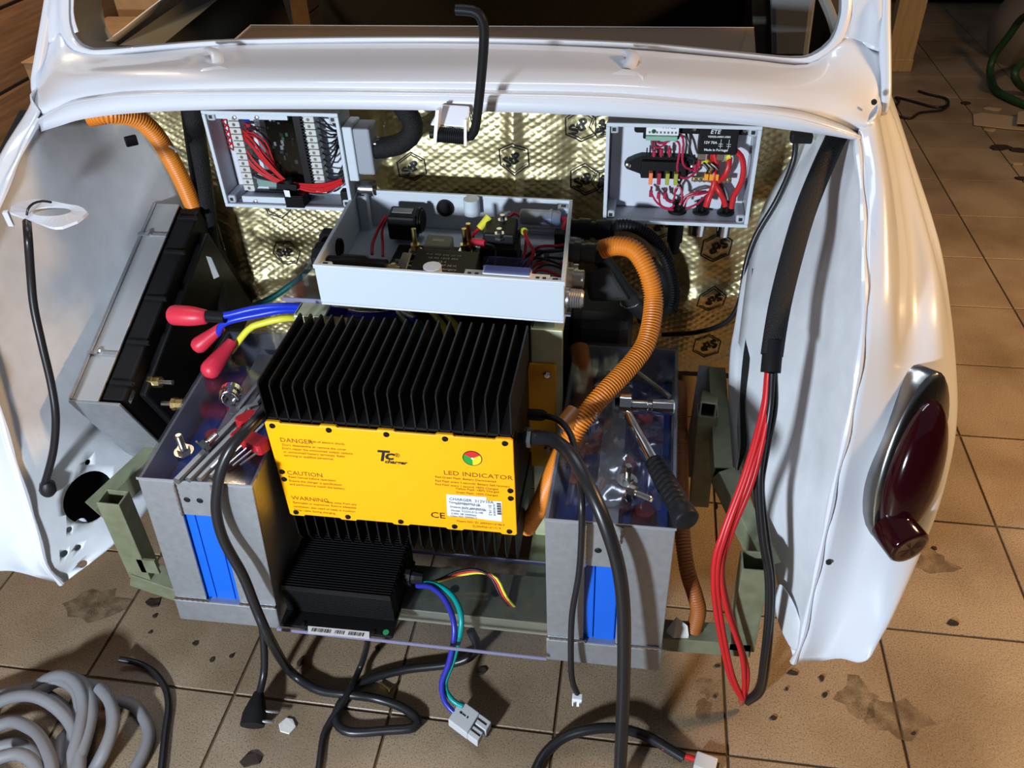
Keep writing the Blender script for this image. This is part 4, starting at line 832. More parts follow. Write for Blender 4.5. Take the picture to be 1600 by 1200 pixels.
for s_ in ([(0.0111,1.187,.6974),(0.0137,1.175,.689),(0.0262,1.175,.6913),(0.0337,1.18,.6989),(0.0395,1.18,.7047)], [(0.0148,1.187,.6966),(0.0206,1.178,.6937),(0.0313,1.178,.6959),(0.0378,1.178,.7036)], [(0.0395,1.18,.7047),(0.0498,1.172,.71),(0.0546,1.172,.6961),(0.0549,1.172,.6722),(0.0614,1.172,.6608),(0.0767,1.178,.6547),(0.0795,1.178,.6626)], [(0.0382,1.18,.699),(0.0472,1.172,.6987),(0.0501,1.172,.6865),(0.0487,1.172,.6604),(0.0536,1.172,.6467),(0.0656,1.172,.6452),(0.0769,1.178,.6527)],
           [(0.0121,1.18,.685),(0.0148,1.18,.6725)], [(0.0239,1.18,.6853),(0.0248,1.18,.6728)], [(0.0354,1.18,.6895),(0.0367,1.18,.6731)], [(0.0144,1.185,.6233),(0.0149,1.172,.6192),(0.0253,1.168,.605),(0.0419,1.168,.5974),(0.0498,1.168,.6039)], [(0.0261,1.185,.6176),(0.0268,1.17,.6103),(0.0324,1.17,.5981),(0.0487,1.17,.5946)], [(0.0371,1.185,.621),(0.034,1.172,.6137),(0.0439,1.168,.6078),(0.0488,1.168,.6162),(0.0487,1.168,.6284),(0.0548,1.168,.6326),(0.0594,1.165,.6221),(0.0588,1.165,.6078)],
           [(0.0571,1.165,.6056),(0.0653,1.168,.6189),(0.0812,1.168,.6255),(0.0938,1.178,.6223)], [(0.0629,1.165,.6038),(0.0691,1.168,.617),(0.0861,1.168,.6227),(0.1002,1.178,.6225)], [(0.067,1.165,.5998),(0.0828,1.165,.6087),(0.096,1.176,.6182)]): wire(s_, .0017, mat('crimson_insulation', (.42, .015, .06), .4), jr, n=6)
for p in [(0.0144,1.179,.6777),(0.0243,1.179,.68),(0.036,1.179,.6813),(0.014,1.172,.6181),(0.0255,1.172,.6155),(0.0348,1.172,.6158),(0.079,1.176,.6674),(0.0745,1.178,.6586)]:
    MB().cyl(V(p) + V((0, 0, .005)), V(p) - V((0, 0, .004)), .0027, 10).build('crimson_crimp', MATS['crimson_insulation'], jr, True)
for s_ in ([(0.0573,1.185,.707),(0.062,1.178,.6939),(0.0692,1.178,.6749),(0.0771,1.178,.6684)], [(0.0094,1.185,.6963),(0.0123,1.183,.6808),(0.0207,1.183,.6665),(0.032,1.183,.6629),(0.0525,1.183,.6596),(0.0687,1.183,.6631)], [(0.0508,1.18,.637),(0.0567,1.17,.6318),(0.06,1.17,.6157)], [(0.0609,1.184,.6476),(0.0544,1.172,.6368),(0.0492,1.172,.6225)], [(0.0718,1.18,.6771),(0.0722,1.18,.6635),(0.0679,1.18,.6516)]): wire(s_, .0017, CABLE, jr, n=6)
for x in (.0555, .0905, .1265):
    MB().lathe((x, 1.186, .5825), (0, 0, 1), [(0, .0125), (.005, .0125), (.006, .010), (.006, 0)], 20).build('grommet', BLACKP, jr, True)
    for k in range(4): MB().cyl((x - .006 + .004 * k, 1.183 + .004 * (k % 2), .588), (x - .005 + .0035 * k, 1.182, .606 - .002 * (k % 2)), .0026, 8).build('heat_shrink', BLACKP, jr, True)
for x in (.0905, .1265): MB().lathe((x, 1.186, .5845), (0, 0, -1), [(0, .0115), (.004, .0115), (.004, .0105), (.036, .0105), (.036, .008), (.036, 0)], 24).build('socket_sleeve', CHROME, jr, True)
sk = MB().lathe((.0555, 1.186, .5845), (0, 0, -1), [(0, .014), (.014, .0145), (.016, .012), (.05, .012), (.052, .009), (.07, .008), (.07, 0)], 18).build('plugged_connector', BLACKP, jr, True)
# ================================================================== tail lamp on the right wing
def dome(c, a, s_, La, Ls, h, egg=0, base=-.02, n=36, rings=7, p=2.0):
    """egg outlined dome: a = long axis, s = side axis"""
    c = V(c); a = V(a).normalized(); s_ = V(s_); s_ = (s_ - a * s_.dot(a)).normalized(); nn = a.cross(s_).normalized()
    if nn.y > 0: nn = -nn
    rows = []
    for lv in [-1] + list(range(rings + 1)):
        r = math.cos(max(0, lv) / rings * math.pi / 2) if lv < rings else .001
        z = base if lv < 0 else h * math.sin(lv / rings * math.pi / 2)
        ring = []
        for k in range(n):
            t = 2 * math.pi * k / n; q = math.cos(t); w_ = Ls * (1 - egg * q)
            ring.append(c + a * (La * q * r) + s_ * (w_ * math.copysign(abs(math.sin(t)) ** (2 / p), math.sin(t)) * r) + nn * z)
        rows.append(ring + [ring[0]])
    return rows, nn
la = V((0.3552,.838,.5427)) - V((0.339,.772,.3513)); ls = V((0.3925,.838,.4511)) - V((0.3171,.795,.4616))
rows, nn = dome(V((0.3424,.8,.4576)), la, ls, la.length * .57, .047, .012, .08, -.04)
tl = MB().grid(rows).build('tail_lamp', mat('grey_chrome', (.32, .33, .34), .22, 1), car, True, 60, label='chrome bezel of the tail lamp')
lens = mat('dark_red_lens', (.018, .0015, .003), .10, coat=.3)
rows, _ = dome(V((0.3433,.786,.454)), la, ls, la.length * .455, .0365, .026, .06, -.012)
MB().grid(rows).build('lens', lens, tl, True, 60, label='dark red lens')
c = V((0.3367,.742,.396))
MB().lathe(c - nn * .02, nn * .75 + V((0, -.2, -.25)), [(0, .026), (.036, .026), (.039, .023), (.0385, .019), (.0385, 0)], 28).build('reflector', lens, tl, True, 60, label='round red reflector below the lens')
for p in [(0.2633,.742,.3294),(0.2818,1.105,.7838)]:
    if p[2] < .9: MB().lathe(V(p) + V((0, .003, 0)), (0, -1, 0), [(0, .0035), (.003, .0035), (.003, 0)], 14).build('drilled_hole', INK, car)

# ------------------------------------------------------------------ small fittings of the car body
for pa, pb in (([(-.6351,1.165,.8167),(-.6148,1.165,.8196),(-.5921,1.125,.8161),(-.582,1.11,.8079),(-.5915,1.11,.8078)], 0), ([(-.0376,1.165,.8216),(-.024,1.165,.821),(-.021,1.13,.8194),(-.0176,1.11,.8159),(-.0381,1.11,.8157)], 0)):
    MB().tube([V(pa[0]).lerp(V(pa[1]), .5) + V((0, -.002, .004)), V(pa[2]).lerp(V(pa[1]), .4) + V((0, -.004, .006)), V(pa[3]).lerp(V(pa[4]), .5) + V((0, -.004, .003))], .009, 10, flat=(1, 0, 0), rfun=lambda i: (.0085, .0035)).build('hinge_tab', PAINT, car, True)
for pts in ([(-.604,1.066,.7978),(-.6068,1.088,.8112),(-.6042,1.097,.8152),(-.5807,1.102,.8174),(-.5617,1.097,.8141),(-.5495,1.078,.8084),(-.5472,1.066,.8005)], [(-.0546,1.064,.8048),(-.0519,1.08,.8155),(-.047,1.09,.8187),(-.0345,1.098,.8212),(-.0167,1.098,.8198),(-.0064,1.082,.8171),(-.0068,1.064,.8056)]):
    pts = [V(p) + V((0, -.0015, .0015)) for p in pts]; n = len(pts)
    MB().add(pts, [tuple(range(n))]).build('hinge_pad', PAINT, car, True, solid=.0025, bevel=.0012)
# lid prop: bent black rod on a sprung pivot
tab = MB().hexa([V(p) for p in [(-.2681,1.005,.7794),(-.2182,1.005,.7773),(-.2235,1.03,.7692),(-.2746,1.03,.7714),(-.2546,1.02,.8011),(-.2188,1.02,.7994),(-.221,1.03,.7958),(-.2571,1.03,.7975)]]).build('pivot_tab', PAINT, car, bevel=.002)
rod = MB().tube([(-.2678,1,.7706),(-.2448,1,.7696),(-.222,1,.7677),(-.2098,.995,.7773),(-.201,.99,.8153),(-.194,.985,.8549),(-.1892,.98,.8853),(-.1877,.978,.9054),(-.1912,.977,.9173),(-.1996,.977,.9226),(-.2185,.977,.9239)], .0058, 12, .008).build('lid_prop_rod', BLACKP, car, True)
sp = [V(a).lerp(V(b), t) for a, b in [((-.2579,1,.7701), (-.2203,1,.7677))] for t in [i / 1 for i in range(2)]]
d = sp[1] - sp[0]; u = V((0, 0, 1)); q = V((0, 1, 0)); L = 14 * 10
MB().tube([sp[0] + d * (i / L) + (u * math.cos(i * .628) + q * math.sin(i * .628)) * .0085 for i in range(L + 1)], .0016, 6, smooth=False).build('return_spring', BLACKP, rod, True)
for px in ([(-.2558,1,.8027),(-.2517,1,.8027),(-.2575,.995,.7621),(-.2617,.995,.762)], [(-.2212,1,.7914),(-.2179,1,.7915),(-.2191,.995,.7598),(-.2224,.995,.7597)]): MB().add(px, [(0, 1, 2, 3)]).build('pivot_ear', PAINT, car, solid=.016)
# black clip on the left inner panel, number-plate lamp bracket with its oval hole
MB().box((-.7692,1.13,.6957), (.018, .006, .016), Matrix.Rotation(.7, 3, 'Z')).build('panel_clip', BLACKP, car, bevel=.002)
bk = [(-.8206,.8921,.695),(-.8012,.9134,.7),(-.7808,.9146,.702),(-.7105,.898,.702),(-.6958,.8869,.7),(-.699,.8696,.697),(-.7145,.8532,.695),(-.7276,.8539,.694)]
hole_c = V((-.746,.8866,.699)); rr = []
outer = [V(p) for p in bk]; n = 32; ring_o, ring_i = [], []
cen = sum(outer, V()) / len(outer)
for k in range(n):
    a = 2 * math.pi * k / n; dirv = V((math.cos(a), math.sin(a), 0)); best = None
    for i in range(len(outer)):
        p, q = outer[i] - hole_c, outer[(i + 1) % len(outer)] - hole_c; e = q - p; den = dirv.x * e.y - dirv.y * e.x
        if abs(den) < 1e-9: continue
        t = (p.x * e.y - p.y * e.x) / den; s_ = (p.x * dirv.y - p.y * dirv.x) / den
        if t > 0 and -1e-6 <= s_ <= 1 + 1e-6: best = hole_c + dirv * t + V((0, 0, p.z * (1 - s_) + q.z * s_))
    ring_o.append(best); ring_i.append(hole_c + V((math.cos(a) * .026, math.sin(a) * .013, 0)))
MB().grid([ring_o + [ring_o[0]], ring_i + [ring_i[0]]]).build('lamp_bracket', PAINT, car, solid=.004, label='white plate bracket with an oval hole')
MB().add([(-.8212,.8902,.695),(-.8136,.8907,.696),(-.8227,.901,.67),(-.8299,.9004,.67)], [(0, 1, 2, 3)]).build('bracket_foot', PAINT, car, solid=.004)

# ================================================================== motor controller leaning against the left panel
mc = thing('motor_controller', 'black motor controller in an aluminium frame against the left inner wing', 'controller', (-.75, 1.0, .30))
mo_, mu, mw = V((-.79, .832, .43)), V((0, .925, .38)), V((0, -.38, .925))
TM = lambda u, v, w: mo_ + mu * u + V((v, 0, 0)) + mw * w
MB().lbox(TM, 0, .37, 0, .040, -.004, 0).build('top_strip', mat('pale_painted_alloy', (.42, .43, .44), .45, .4, bump=.05, scale=60), mc, bevel=.001)
MB().lbox(TM, 0, .37, -.006, .0, -.03, .002).build('side_flange', ALU, mc, bevel=.001)
MB().lbox(TM, -.004, 0, -.006, .075, -.27, 0).build('end_plate', ALU, mc, bevel=.001)
MB().lbox(TM, .002, .37, .002, .040, -.27, -.005).build('housing', BLACKS, mc)
cv = MB().lbox(TM, .004, .366, .041, .075, -.26, -.004).build('cover', BLACKP, mc, bevel=.004)
MB().lbox(TM, .03, .34, .075, .088, -.24, -.03).build('cover_face', BLACKS, mc, bevel=.004)
for u in (.03, .10, .18, .27, .34): MB().lbox(TM, u, u + .006, .046, .082, -.006, .001).build('cover_clip', BLACKP, mc, bevel=.0015)
for u in (.075, .30):
    b_ = MB().lbox(TM, u, u + .007, -.008, .042, 0, .003).build('frame_joint', ALU, mc, bevel=.001)
    MB().lathe(TM(u + .0035, .012, .003), mw, [(0, .005), (.003, .005), (.004, .003), (.004, 0)], 6).build('joint_screw', STEEL, b_)
for u in (.01, .06): MB().lbox(TM, u, u + .02, .0755, .0765, -.022 - .05 * (u > .02), -.014 - .05 * (u > .02)).build('cover_slot', STEEL, mc)
MB().add([(-.6954,1.12,.507),(-.6871,1.12,.505),(-.6699,1.1,.4817),(-.6813,1.1,.4762)], [(0, 1, 2, 3)]).build('grey_label', MATS['grey_label'], mc, solid=.0005)
# phase studs
for p in [(-.6969,.9,.4165),(-.6606,.885,.3898)]:
    s_ = MB().lathe(p, (1, 0, .05), [(-.03, .004), (.025, .004), (.025, 0)], 12).build('terminal_stud', STEEL, mc, True)
    MB().lathe(p, (1, 0, .05), [(-.012, .010), (-.006, .010), (-.006, .0085), (.006, .0085), (.006, .004), (.006, 0)], 8).build('terminal_nut', BRASS, s_)
boots = (((-.6687,.945,.5087), (1, .0, .0), 'uppermost red rubber boot on the motor controller terminals', 1.0), ((-.6157,.955,.4737), (-.75, -.4, -.5), 'middle red rubber boot, tipped over, on the motor controller terminals', .8), ((-.6036,.95,.4453), (-.35, -.8, -.35), 'lowest red rubber boot on the motor controller terminals', .95))
for p, ax, lab, k in boots:
    if lab[0] == 'u': prof = [(-.004, .006), (-.003, .0105), (0, .0135), (.005, .015), (.026, .015), (.036, .014), (.054, .0105), (.056, .008), (.056, 0)]
    else: prof = [(-.018, .009), (.0, .011), (.02, .014), (.034, .0158), (.042, .015), (.048, .011), (.051, .004), (.051, 0)]
    one('terminal_boot', MB().lathe(p, ax, [(a * k, b_ * k) for a, b_ in prof], 22), REDB, lab, 'terminal boot', 'red terminal boots', smooth=True, angle=60)

# ================================================================== cables, hoses and conduits
def cable(name, label, pts, r, m, n=10, group=None, cat='cable', flat=None, rf=None):
    return one(name, MB().tube(pts, r, n, .008, flat=flat, rfun=rf), m, label, cat, group, smooth=True, angle=80)
cable('phase_cable', 'upper of the blue phase cables running from the red boots to the grey box', [(-.6178,.945,.512),(-.5859,.945,.513),(-.539,.955,.5216),(-.4946,.97,.5191),(-.4424,1,.4964),(-.4193,1.04,.4673)], .0052, BLUE, group='blue phase cables')
cable('phase_cable', 'lower of the blue phase cables running from the red boots to the grey box', [(-.6111,.955,.4717),(-.5902,.95,.4971),(-.5444,.96,.5069),(-.4956,.975,.5092),(-.4379,1.01,.4833),(-.3824,1.05,.4584)], .0052, BLUE, group='blue phase cables')
one('shrink_sleeve', MB().tube([(-.6309,.946,.5094),(-.6117,.9455,.5099),(-.5848,.945,.5097)], .0085, 12, .006), BLACKP, 'black shrink sleeve between the uppermost red boot and the blue cables', 'sleeve', smooth=True)
cable('yellow_phase_cable', 'yellow cable running behind the left battery box towards the shelf', [(-.6084,.97,.4281),(-.5716,.975,.4689),(-.549,.98,.4786),(-.5114,.99,.4837),(-.4795,1.03,.4581)], .0052, YELLOW)
for lab, a in (('left one of the two yellow cables dropping behind the charger fins', 0), ('right one of the two yellow cables dropping behind the charger fins', .019)):
    cable('yellow_lead', lab, [V(p) + V((a, 0, 0)) for p in [(-.3084,1.04,.4836),(-.2847,1,.493),(-.2664,.97,.4964),(-.2593,.955,.4761)]], .0045, YELLOW, group='yellow leads')
for lab, a in (('left teal cable dropping behind the charger fins', 0), ('right teal cable dropping behind the charger fins', .018)):
    cable('teal_lead', lab, [V(p) + V((a, 0, 0)) for p in [(-.362,1.04,.4779),(-.3373,1,.4896),(-.3177,.97,.493),(-.3106,.955,.4724)]], .005, mat('dark_teal', (.0, .09, .09), .4), group='teal leads')
cable('blue_lead', 'blue cable arching under the front of the open grey box', [(-.4764,1.05,.4666),(-.4316,1.02,.4795),(-.3843,1,.4888),(-.3512,1.02,.4824),(-.3099,.98,.5001)], .006, BLUE)
cable('teal_cable', 'teal cable rising beside the left end of the upper acrylic shelf', [(-.6253,1.1,.4277),(-.5918,1.12,.4372),(-.5537,1.15,.4584),(-.5489,1.2,.457)], .005, MATS['dark_teal'])
one('orange_conduit', MB().corrugated([(-.0516,1.085,.5697),(-.0287,1.08,.5798),(-.0037,1.07,.5783),(0.0161,1.05,.5565),(0.027,1.03,.5218),(0.0221,.985,.4885),(0.0046,.95,.4716),(-.0415,.885,.4481),(-.0715,.848,.4155),(-.0933,.832,.3617),(-.1125,.838,.2942),(-.1381,.85,.2225)], .0142), ORANGE, 'orange corrugated conduit arching from the grey box down past the charger', 'conduit', smooth=True, angle=75)
one('conduit_joint', MB().tube([V((-.0799,.853,.4263)).lerp(V((-.0663,.873,.4356)), t) for t in (0, 1)], .0162, 16, smooth=False), mat('dark_orange_ring', (.40, .13, .02), .4), 'darker orange sleeve around the arching conduit', 'sleeve', smooth=True)
one('orange_conduit', MB().corrugated([(-.7865,1.075,.7524),(-.7617,1.08,.7548),(-.7458,1.1,.7468),(-.7349,1.12,.73),(-.7306,1.14,.6988),(-.7314,1.16,.6535),(-.7317,1.175,.6035),(-.7349,1.19,.5506)], .0138), ORANGE, 'orange corrugated conduit along the top of the left inner wing', 'conduit', smooth=True, angle=75)
one('cable_tie', MB().tube([V((-.7288,1.15,.6806)) + V((math.cos(a) * .0165, math.sin(a) * .008, -math.sin(a) * .009 - math.cos(a) * .006)) for a in [i * .35 for i in range(19)]], .0018, 6, smooth=False), WHITE, 'white cable tie around the orange conduit on the left', 'cable tie')
one('orange_conduit', MB().corrugated([(0.0795,1.07,.3449),(0.0823,.98,.3167),(0.0853,.9,.2876),(0.0882,.83,.2687),(0.0979,.79,.2351),(0.1116,.775,.1999),(0.1188,.77,.1714),(0.1162,.765,.1329)], .0115, .001), mat('dull_orange_conduit', (.33, .10, .02), .5), 'dull orange conduit hanging beside the right battery box', 'conduit', smooth=True, angle=75)
one('orange_sleeve', MB().tube([(-.0794,1.06,.4087),(-.0664,.99,.3951),(-.0676,.93,.3708),(-.077,.885,.3355),(-.084,.865,.2897)], .015, 12), MATS['dull_orange_conduit'], 'dull orange hose half hidden between charger and right battery box', 'hose', smooth=True)
one('black_conduit', MB().corrugated([(-.0341,1.12,.5914),(-.0127,1.125,.5887),(0.0132,1.135,.571),(0.037,1.14,.5415),(0.0534,1.135,.5031),(0.0605,1.12,.4762),(0.057,1.1,.461)], .0092, .0014, .0046), BLACKP, 'black corrugated conduit curving from the grey box towards the foil', 'conduit', smooth=True, angle=75)
cable('braided_harness', 'black braided harness hanging down the right inner wing', [(0.2434,1.095,.7437),(0.2238,1.05,.7193),(0.2011,.99,.688),(0.1837,.93,.6537),(0.1733,.89,.6192),(0.1689,.865,.5897),(0.1663,.845,.5708)], .014, BRAID, 14, cat='harness', flat=(1, .3, 0), rf=lambda i: (.0135, .009))
one('harness_wrap', MB().tube([(0.168,.858,.5814),(0.1666,.843,.5676),(0.1661,.832,.5548)], .0118, 14), BLACKP, 'black tape wrap at the end of the braided harness', 'tape', smooth=True)
cable('braided_hose', 'black braided hose looping up from the left junction box connector', [(-.4054,1.178,.6741),(-.384,1.178,.6767),(-.3572,1.175,.6866),(-.3406,1.175,.7038),(-.3428,1.18,.7212),(-.3572,1.19,.7363)], .0155, BRAID, 14, cat='hose')
cable('wiring_harness', 'thick black harness dropping beside the left junction box', [(-.7076,1.22,.7235),(-.7138,1.215,.663),(-.7184,1.205,.5902),(-.7239,1.19,.5033),(-.7187,1.16,.4331),(-.7028,1.12,.3813)], .017, BRAID, 14, cat='harness')
cable('thin_harness', 'thin black cable following the right edge of the gold foil', [(0.2111,1.21,.7038),(0.2147,1.205,.663),(0.1992,1.19,.6093),(0.1747,1.18,.5502),(0.1649,1.165,.5028),(0.1626,1.15,.4542),(0.1471,1.15,.4137),(0.1062,1.17,.3774),(0.0507,1.19,.3547)], .0042, CABLE)
one('cable_clip', MB().box((0.2186,1.2,.6995), (.03, .02, .014)), BLACKP, 'black clip holding the thin cable under the deck', 'clip', bevel=.003)
REDW = [[(0.163,.835,.5523),(0.1632,.82,.507),(0.1479,.775,.4463),(0.1274,.735,.3785),(0.1212,.722,.3327),(0.132,.718,.2492),(0.1664,.722,.1039),(0.1932,.725,.0362)], [(0.1641,.833,.5539),(0.1644,.815,.5062),(0.1503,.772,.444),(0.1312,.735,.379),(0.1258,.722,.3272),(0.1373,.72,.2475),(0.1689,.722,.1122),(0.195,.725,.0365)],
        [(0.1655,.833,.554),(0.1674,.815,.5014),(0.1536,.77,.4409),(0.1347,.74,.3716),(0.1309,.725,.3181),(0.1466,.722,.2463),(0.1783,.724,.1493),(0.1913,.727,.0852),(0.1973,.727,.0338)], [(0.167,.833,.5541),(0.1696,.815,.5117),(0.1585,.772,.4395),(0.1385,.742,.3663),(0.1337,.73,.31),(0.1523,.726,.2352),(0.1869,.73,.1269),(0.1965,.73,.0816),(0.1992,.73,.0276)]]
for k, p in enumerate(REDW): cable('red_lead', 'red lead of the loose bundle hanging in front of the right wing', p, .0036, RED, 8, 'loose red leads')
BLKW = [[(0.1675,.832,.5549),(0.1729,.82,.5079),(0.1652,.79,.4555),(0.1644,.775,.4208),(0.1791,.755,.3513),(0.1943,.745,.2906),(0.2033,.735,.2248),(0.2101,.728,.1343),(0.2132,.728,.0638),(0.1993,.728,.0258)], [(0.169,.832,.555),(0.1743,.82,.508),(0.1682,.79,.4558),(0.1678,.775,.4189),(0.1829,.755,.3518),(0.1975,.745,.2911),(0.2057,.735,.2252),(0.2141,.73,.132),(0.218,.73,.0566),(0.203,.73,.0199)],
        [(0.1704,.832,.5552),(0.1766,.82,.5082),(0.1716,.792,.4543),(0.1717,.777,.414),(0.1865,.757,.35),(0.2012,.747,.2892),(0.2095,.737,.2232),(0.2181,.732,.1298),(0.2217,.732,.0509),(0.2056,.732,.0155)], [(0.1674,.828,.5579),(0.1701,.814,.5126),(0.1661,.785,.457),(0.1679,.77,.4206),(0.1805,.75,.3547),(0.1966,.74,.2945),(0.2055,.73,.2291),(0.2119,.724,.1375),(0.2148,.725,.0639),(0.2008,.726,.0277)]]
for k, p in enumerate(BLKW): cable('black_lead', 'black lead of the loose bundle hanging in front of the right wing', p, .0040, CABLE, 8, 'loose black leads')
one('lead_tip', MB().lathe((0.1951,.727,.0367), (.02, 0, -1), [(0, .005), (.012, .005), (.022, .001), (.022, 0)], 8), mat('copper_brown', (.28, .08, .05), .5), 'brown tip where the red and black leads meet near the floor', 'tip', smooth=True)
# cables of the charger
cable('mains_cable', 'thick black cable leaving the charger and hanging over the right battery box', [(-.1127,.8,.4516),(-.0911,.785,.4649),(-.0625,.745,.4764),(-.0342,.7,.4619),(-.0144,.675,.4314),(0.0018,.66,.3832),(0.0114,.65,.3189),(0.0175,.635,.2216),(0.0208,.615,.1202),(0.0229,.59,.0245)] + [(0.02,.5479,.02),(0.0038,.513,.009),(-.0351,.4757,.009)], .0088, CABLE, 14)
cable('signal_cable', 'thin black cable hanging in front of the right battery box', [(-.1148,.87,.4302),(-.0906,.84,.451),(-.0691,.79,.4733),(-.0551,.74,.4734),(-.0451,.69,.4495),(-.0442,.683,.3904),(-.0463,.682,.3316),(-.0534,.68,.2555),(-.0536,.672,.1822),(-.0506,.665,.1301),(-.0427,.66,.105)], .0042, CABLE, 10)
t = thing('small_connector', 'small white plug on the end of the thin hanging cable', 'plug', (-.0422,.655,.0972))
MB().box((-.0422,.655,.0972), (.014, .010, .018)).build('housing', MATS['white_plastic'], t, bevel=.001)
for dx in (-.004, .004): MB().box(V((-.0417,.65,.0958)) + V((dx, -.0012, 0)), (.003, .003, .012)).build('contact', STEEL, t)
cable('black_cable', 'thick black cord draped over the left battery box and looping on the floor', [(-.4685,.8,.4774),(-.4642,.745,.4914),(-.4793,.715,.482),(-.494,.7,.4586),(-.5044,.69,.4281),(-.5129,.682,.389),(-.5123,.676,.3408),(-.4967,.668,.2814),(-.4886,.66,.2241),(-.4771,.65,.1741)] + [(-.4914,.6898,.03),(-.4446,.6739,.012),(-.3913,.6695,.016),(-.3478,.6725,.008),(-.305,.663,.008),(-.2794,.6475,.008),(-.2819,.6338,.008),(-.3196,.6248,.008),(-.3726,.6148,.008),(-.3966,.625,.008),(-.4034,.646,.008),(-.3947,.6763,.008),(-.3717,.7026,.008),(-.3165,.7278,.008),(-.2523,.7426,.012),(-.2174,.7522,.025),(-.2075,.7606,.045),(-.2176,.7686,.07)], .0070, CABLE, 12)
cable('converter_cord', 'thin black cord running down the floor from under the small converter', [(-.355,.7006,.12),(-.3694,.7147,.07),(-.3862,.7156,.02),(-.3902,.6701,.024),(-.4055,.6329,.012),(-.4124,.6053,.005),(-.4012,.5437,.005),(-.401,.477,.005),(-.4206,.4329,.005)], .0048, CABLE, 10)
pg = thing('mains_plug', 'black two pin mains plug lying on the tiles', 'plug', (-.5312,.6289,0))
cord = MB().tube([(-.5181,.6981,.12),(-.5183,.6833,.08),(-.5209,.6673,.045),(-.5219,.6407,.03)], .0058, 10).build('cord', CABLE, pg, True)
p0, p1 = V((-.5234,.647,.03)), V((-.5174,.5992,.02))
MB().tube([p0, p0.lerp(p1, .25), p0.lerp(p1, .5), p0.lerp(p1, .8), p1], .02, 14, .006, flat=(1, 0, 0), rfun=lambda i: (.0075 + min(i, 5) * .0022, .0075 + min(i, 5) * .0014)).build('plug_body', BLACKP, pg, True, 60)
for dz in (0, .016):
    a = V((-.5073,.6124,.026)) + V((0, dz - .008, 0)); MB().lathe(a, (1, .12, -.08), [(0, .0024), (.021, .0024), (.023, .0015), (.023, 0)], 10).build('pin', STEEL, pg, True)
# blue and teal output leads with their grey two pole connector
cable('output_lead', 'blue output lead of the small converter', [(-.2933,.772,.1626),(-.2672,.762,.1746),(-.242,.742,.1715),(-.2248,.712,.1546),(-.2298,.688,.1107),(-.2435,.676,.0648),(-.237,.662,.0381),(-.2202,.652,.0291)], .0042, mat('indigo_insulation', (.025, .03, .33), .35), 10)
cable('output_lead', 'teal output lead of the small converter', [(-.2943,.776,.1619),(-.2644,.77,.1725),(-.2329,.75,.1745),(-.2156,.72,.1603),(-.2248,.695,.1092),(-.2403,.68,.0558),(-.2268,.668,.0355),(-.2103,.662,.0335)], .0042, TEAL, 10)
an = thing('power_connector', 'pale grey two pole power connector lying on the tiles', 'connector', (-.2013,.6592,0))
qa, qb, qc, qd = [V(p) for p in [(-.2164,.6734,.034),(-.2285,.6388,.034),(-.1836,.6104,.03),(-.1656,.6463,.03)]]
ux_, uy_ = (qb - qa), (qd - qa); W3, L3 = ux_.length, uy_.length; ux_.normalize(); uy_.normalize(); uz_ = uy_.cross(ux_).normalized()
if uz_.z < 0: uz_ = -uz_
TA = lambda u, v, w: qa + ux_ * u + uy_ * v + uz_ * w
CG = mat('pale_grey_connector', (.50, .52, .54), .45)
MB().lbox(TA, 0, W3, 0, L3 * .62, -.018, 0).build('body', CG, an, bevel=.0015)
for a, b_ in ((0, .45), (.55, 1)): MB().lbox(TA, W3 * a, W3 * b_, L3 * .62, L3 * (.95 if a else 1), -.017, -.001).build('pole_housing', CG, an, bevel=.0015)
for a in (.2, .72): MB().lbox(TA, W3 * a, W3 * (a + .07), L3 * .66, L3 * .93, -.0012, -.0004).build('pole_slot', INK, an)
for v in (.16, .36): MB().lbox(TA, W3 * .42, W3 * .5, L3 * (v + .03 if v > .3 else v), L3 * (v + .07), 0, .0006).build('rivet_mark', INK, an)
MB().lbox(TA, W3 * .44, W3 * .49, L3 * .24, L3 * .35, 0, .0006).build('rivet_mark', INK, an); MB().lbox(TA, W3 * .2, W3 * .8, L3 * .63, L3 * .65, -.0005, .0004).build('seam', INK, an)
for k, (m_, off) in enumerate(((CABLE, 0), (RED, .004), (YELLOW, .008))):
    cable('control_lead', ('black', 'red', 'yellow')[k] + ' control lead of the small converter arching over the cross beam', [V(p) + V((off * (.2 if i < 2 else 1), 0, -.003 * k if 1 < i < 4 else 0)) for i, p in enumerate([(-.2967,.778,.1621),(-.2688,.785,.1606),(-.2368,.8,.1695),(-.208,.805,.1721),(-.1852,.8,.1623),(-.169,.785,.1398),(-.1473,.778,.117),(-.1265,.775,.1135)])], .0022, m_, 8, 'control leads')
# cables lying on the floor
cable('floor_cable', 'short black cable end curving over the tiles beside the grey hose coil', [(-.775,.68,.02),(-.7481,.6831,.01),(-.7168,.6734,.006),(-.6855,.6496,.005),(-.665,.6193,.005),(-.6502,.5792,.005),(-.6252,.514,.005),(-.6065,.4493,.005),(-.6162,.4063,.005)], .0052, CABLE, 10)
cable('battery_lead', 'black lead arching over the tiles at the bottom edge', [(-.1197,.4805,.008),(-.1096,.5405,.008),(-.0974,.5825,.008),(-.0852,.616,.01),(-.0601,.64,.02),(-.0243,.6518,.03),(0.0165,.6591,.03),(0.0583,.6584,.02),(0.0907,.6476,.012),(0.1117,.6392,.008)], .0075, CABLE, 12)
cable('battery_lead', 'short red lead beside the black lead at the bottom edge', [(0.0815,.6472,.014),(0.1044,.6428,.01),(0.1269,.6393,.008)], .0042, RED, 10)
t = thing('grey_plug', 'small grey plug on the black and red leads at the bottom edge', 'plug', (0.1411,.6378,0))
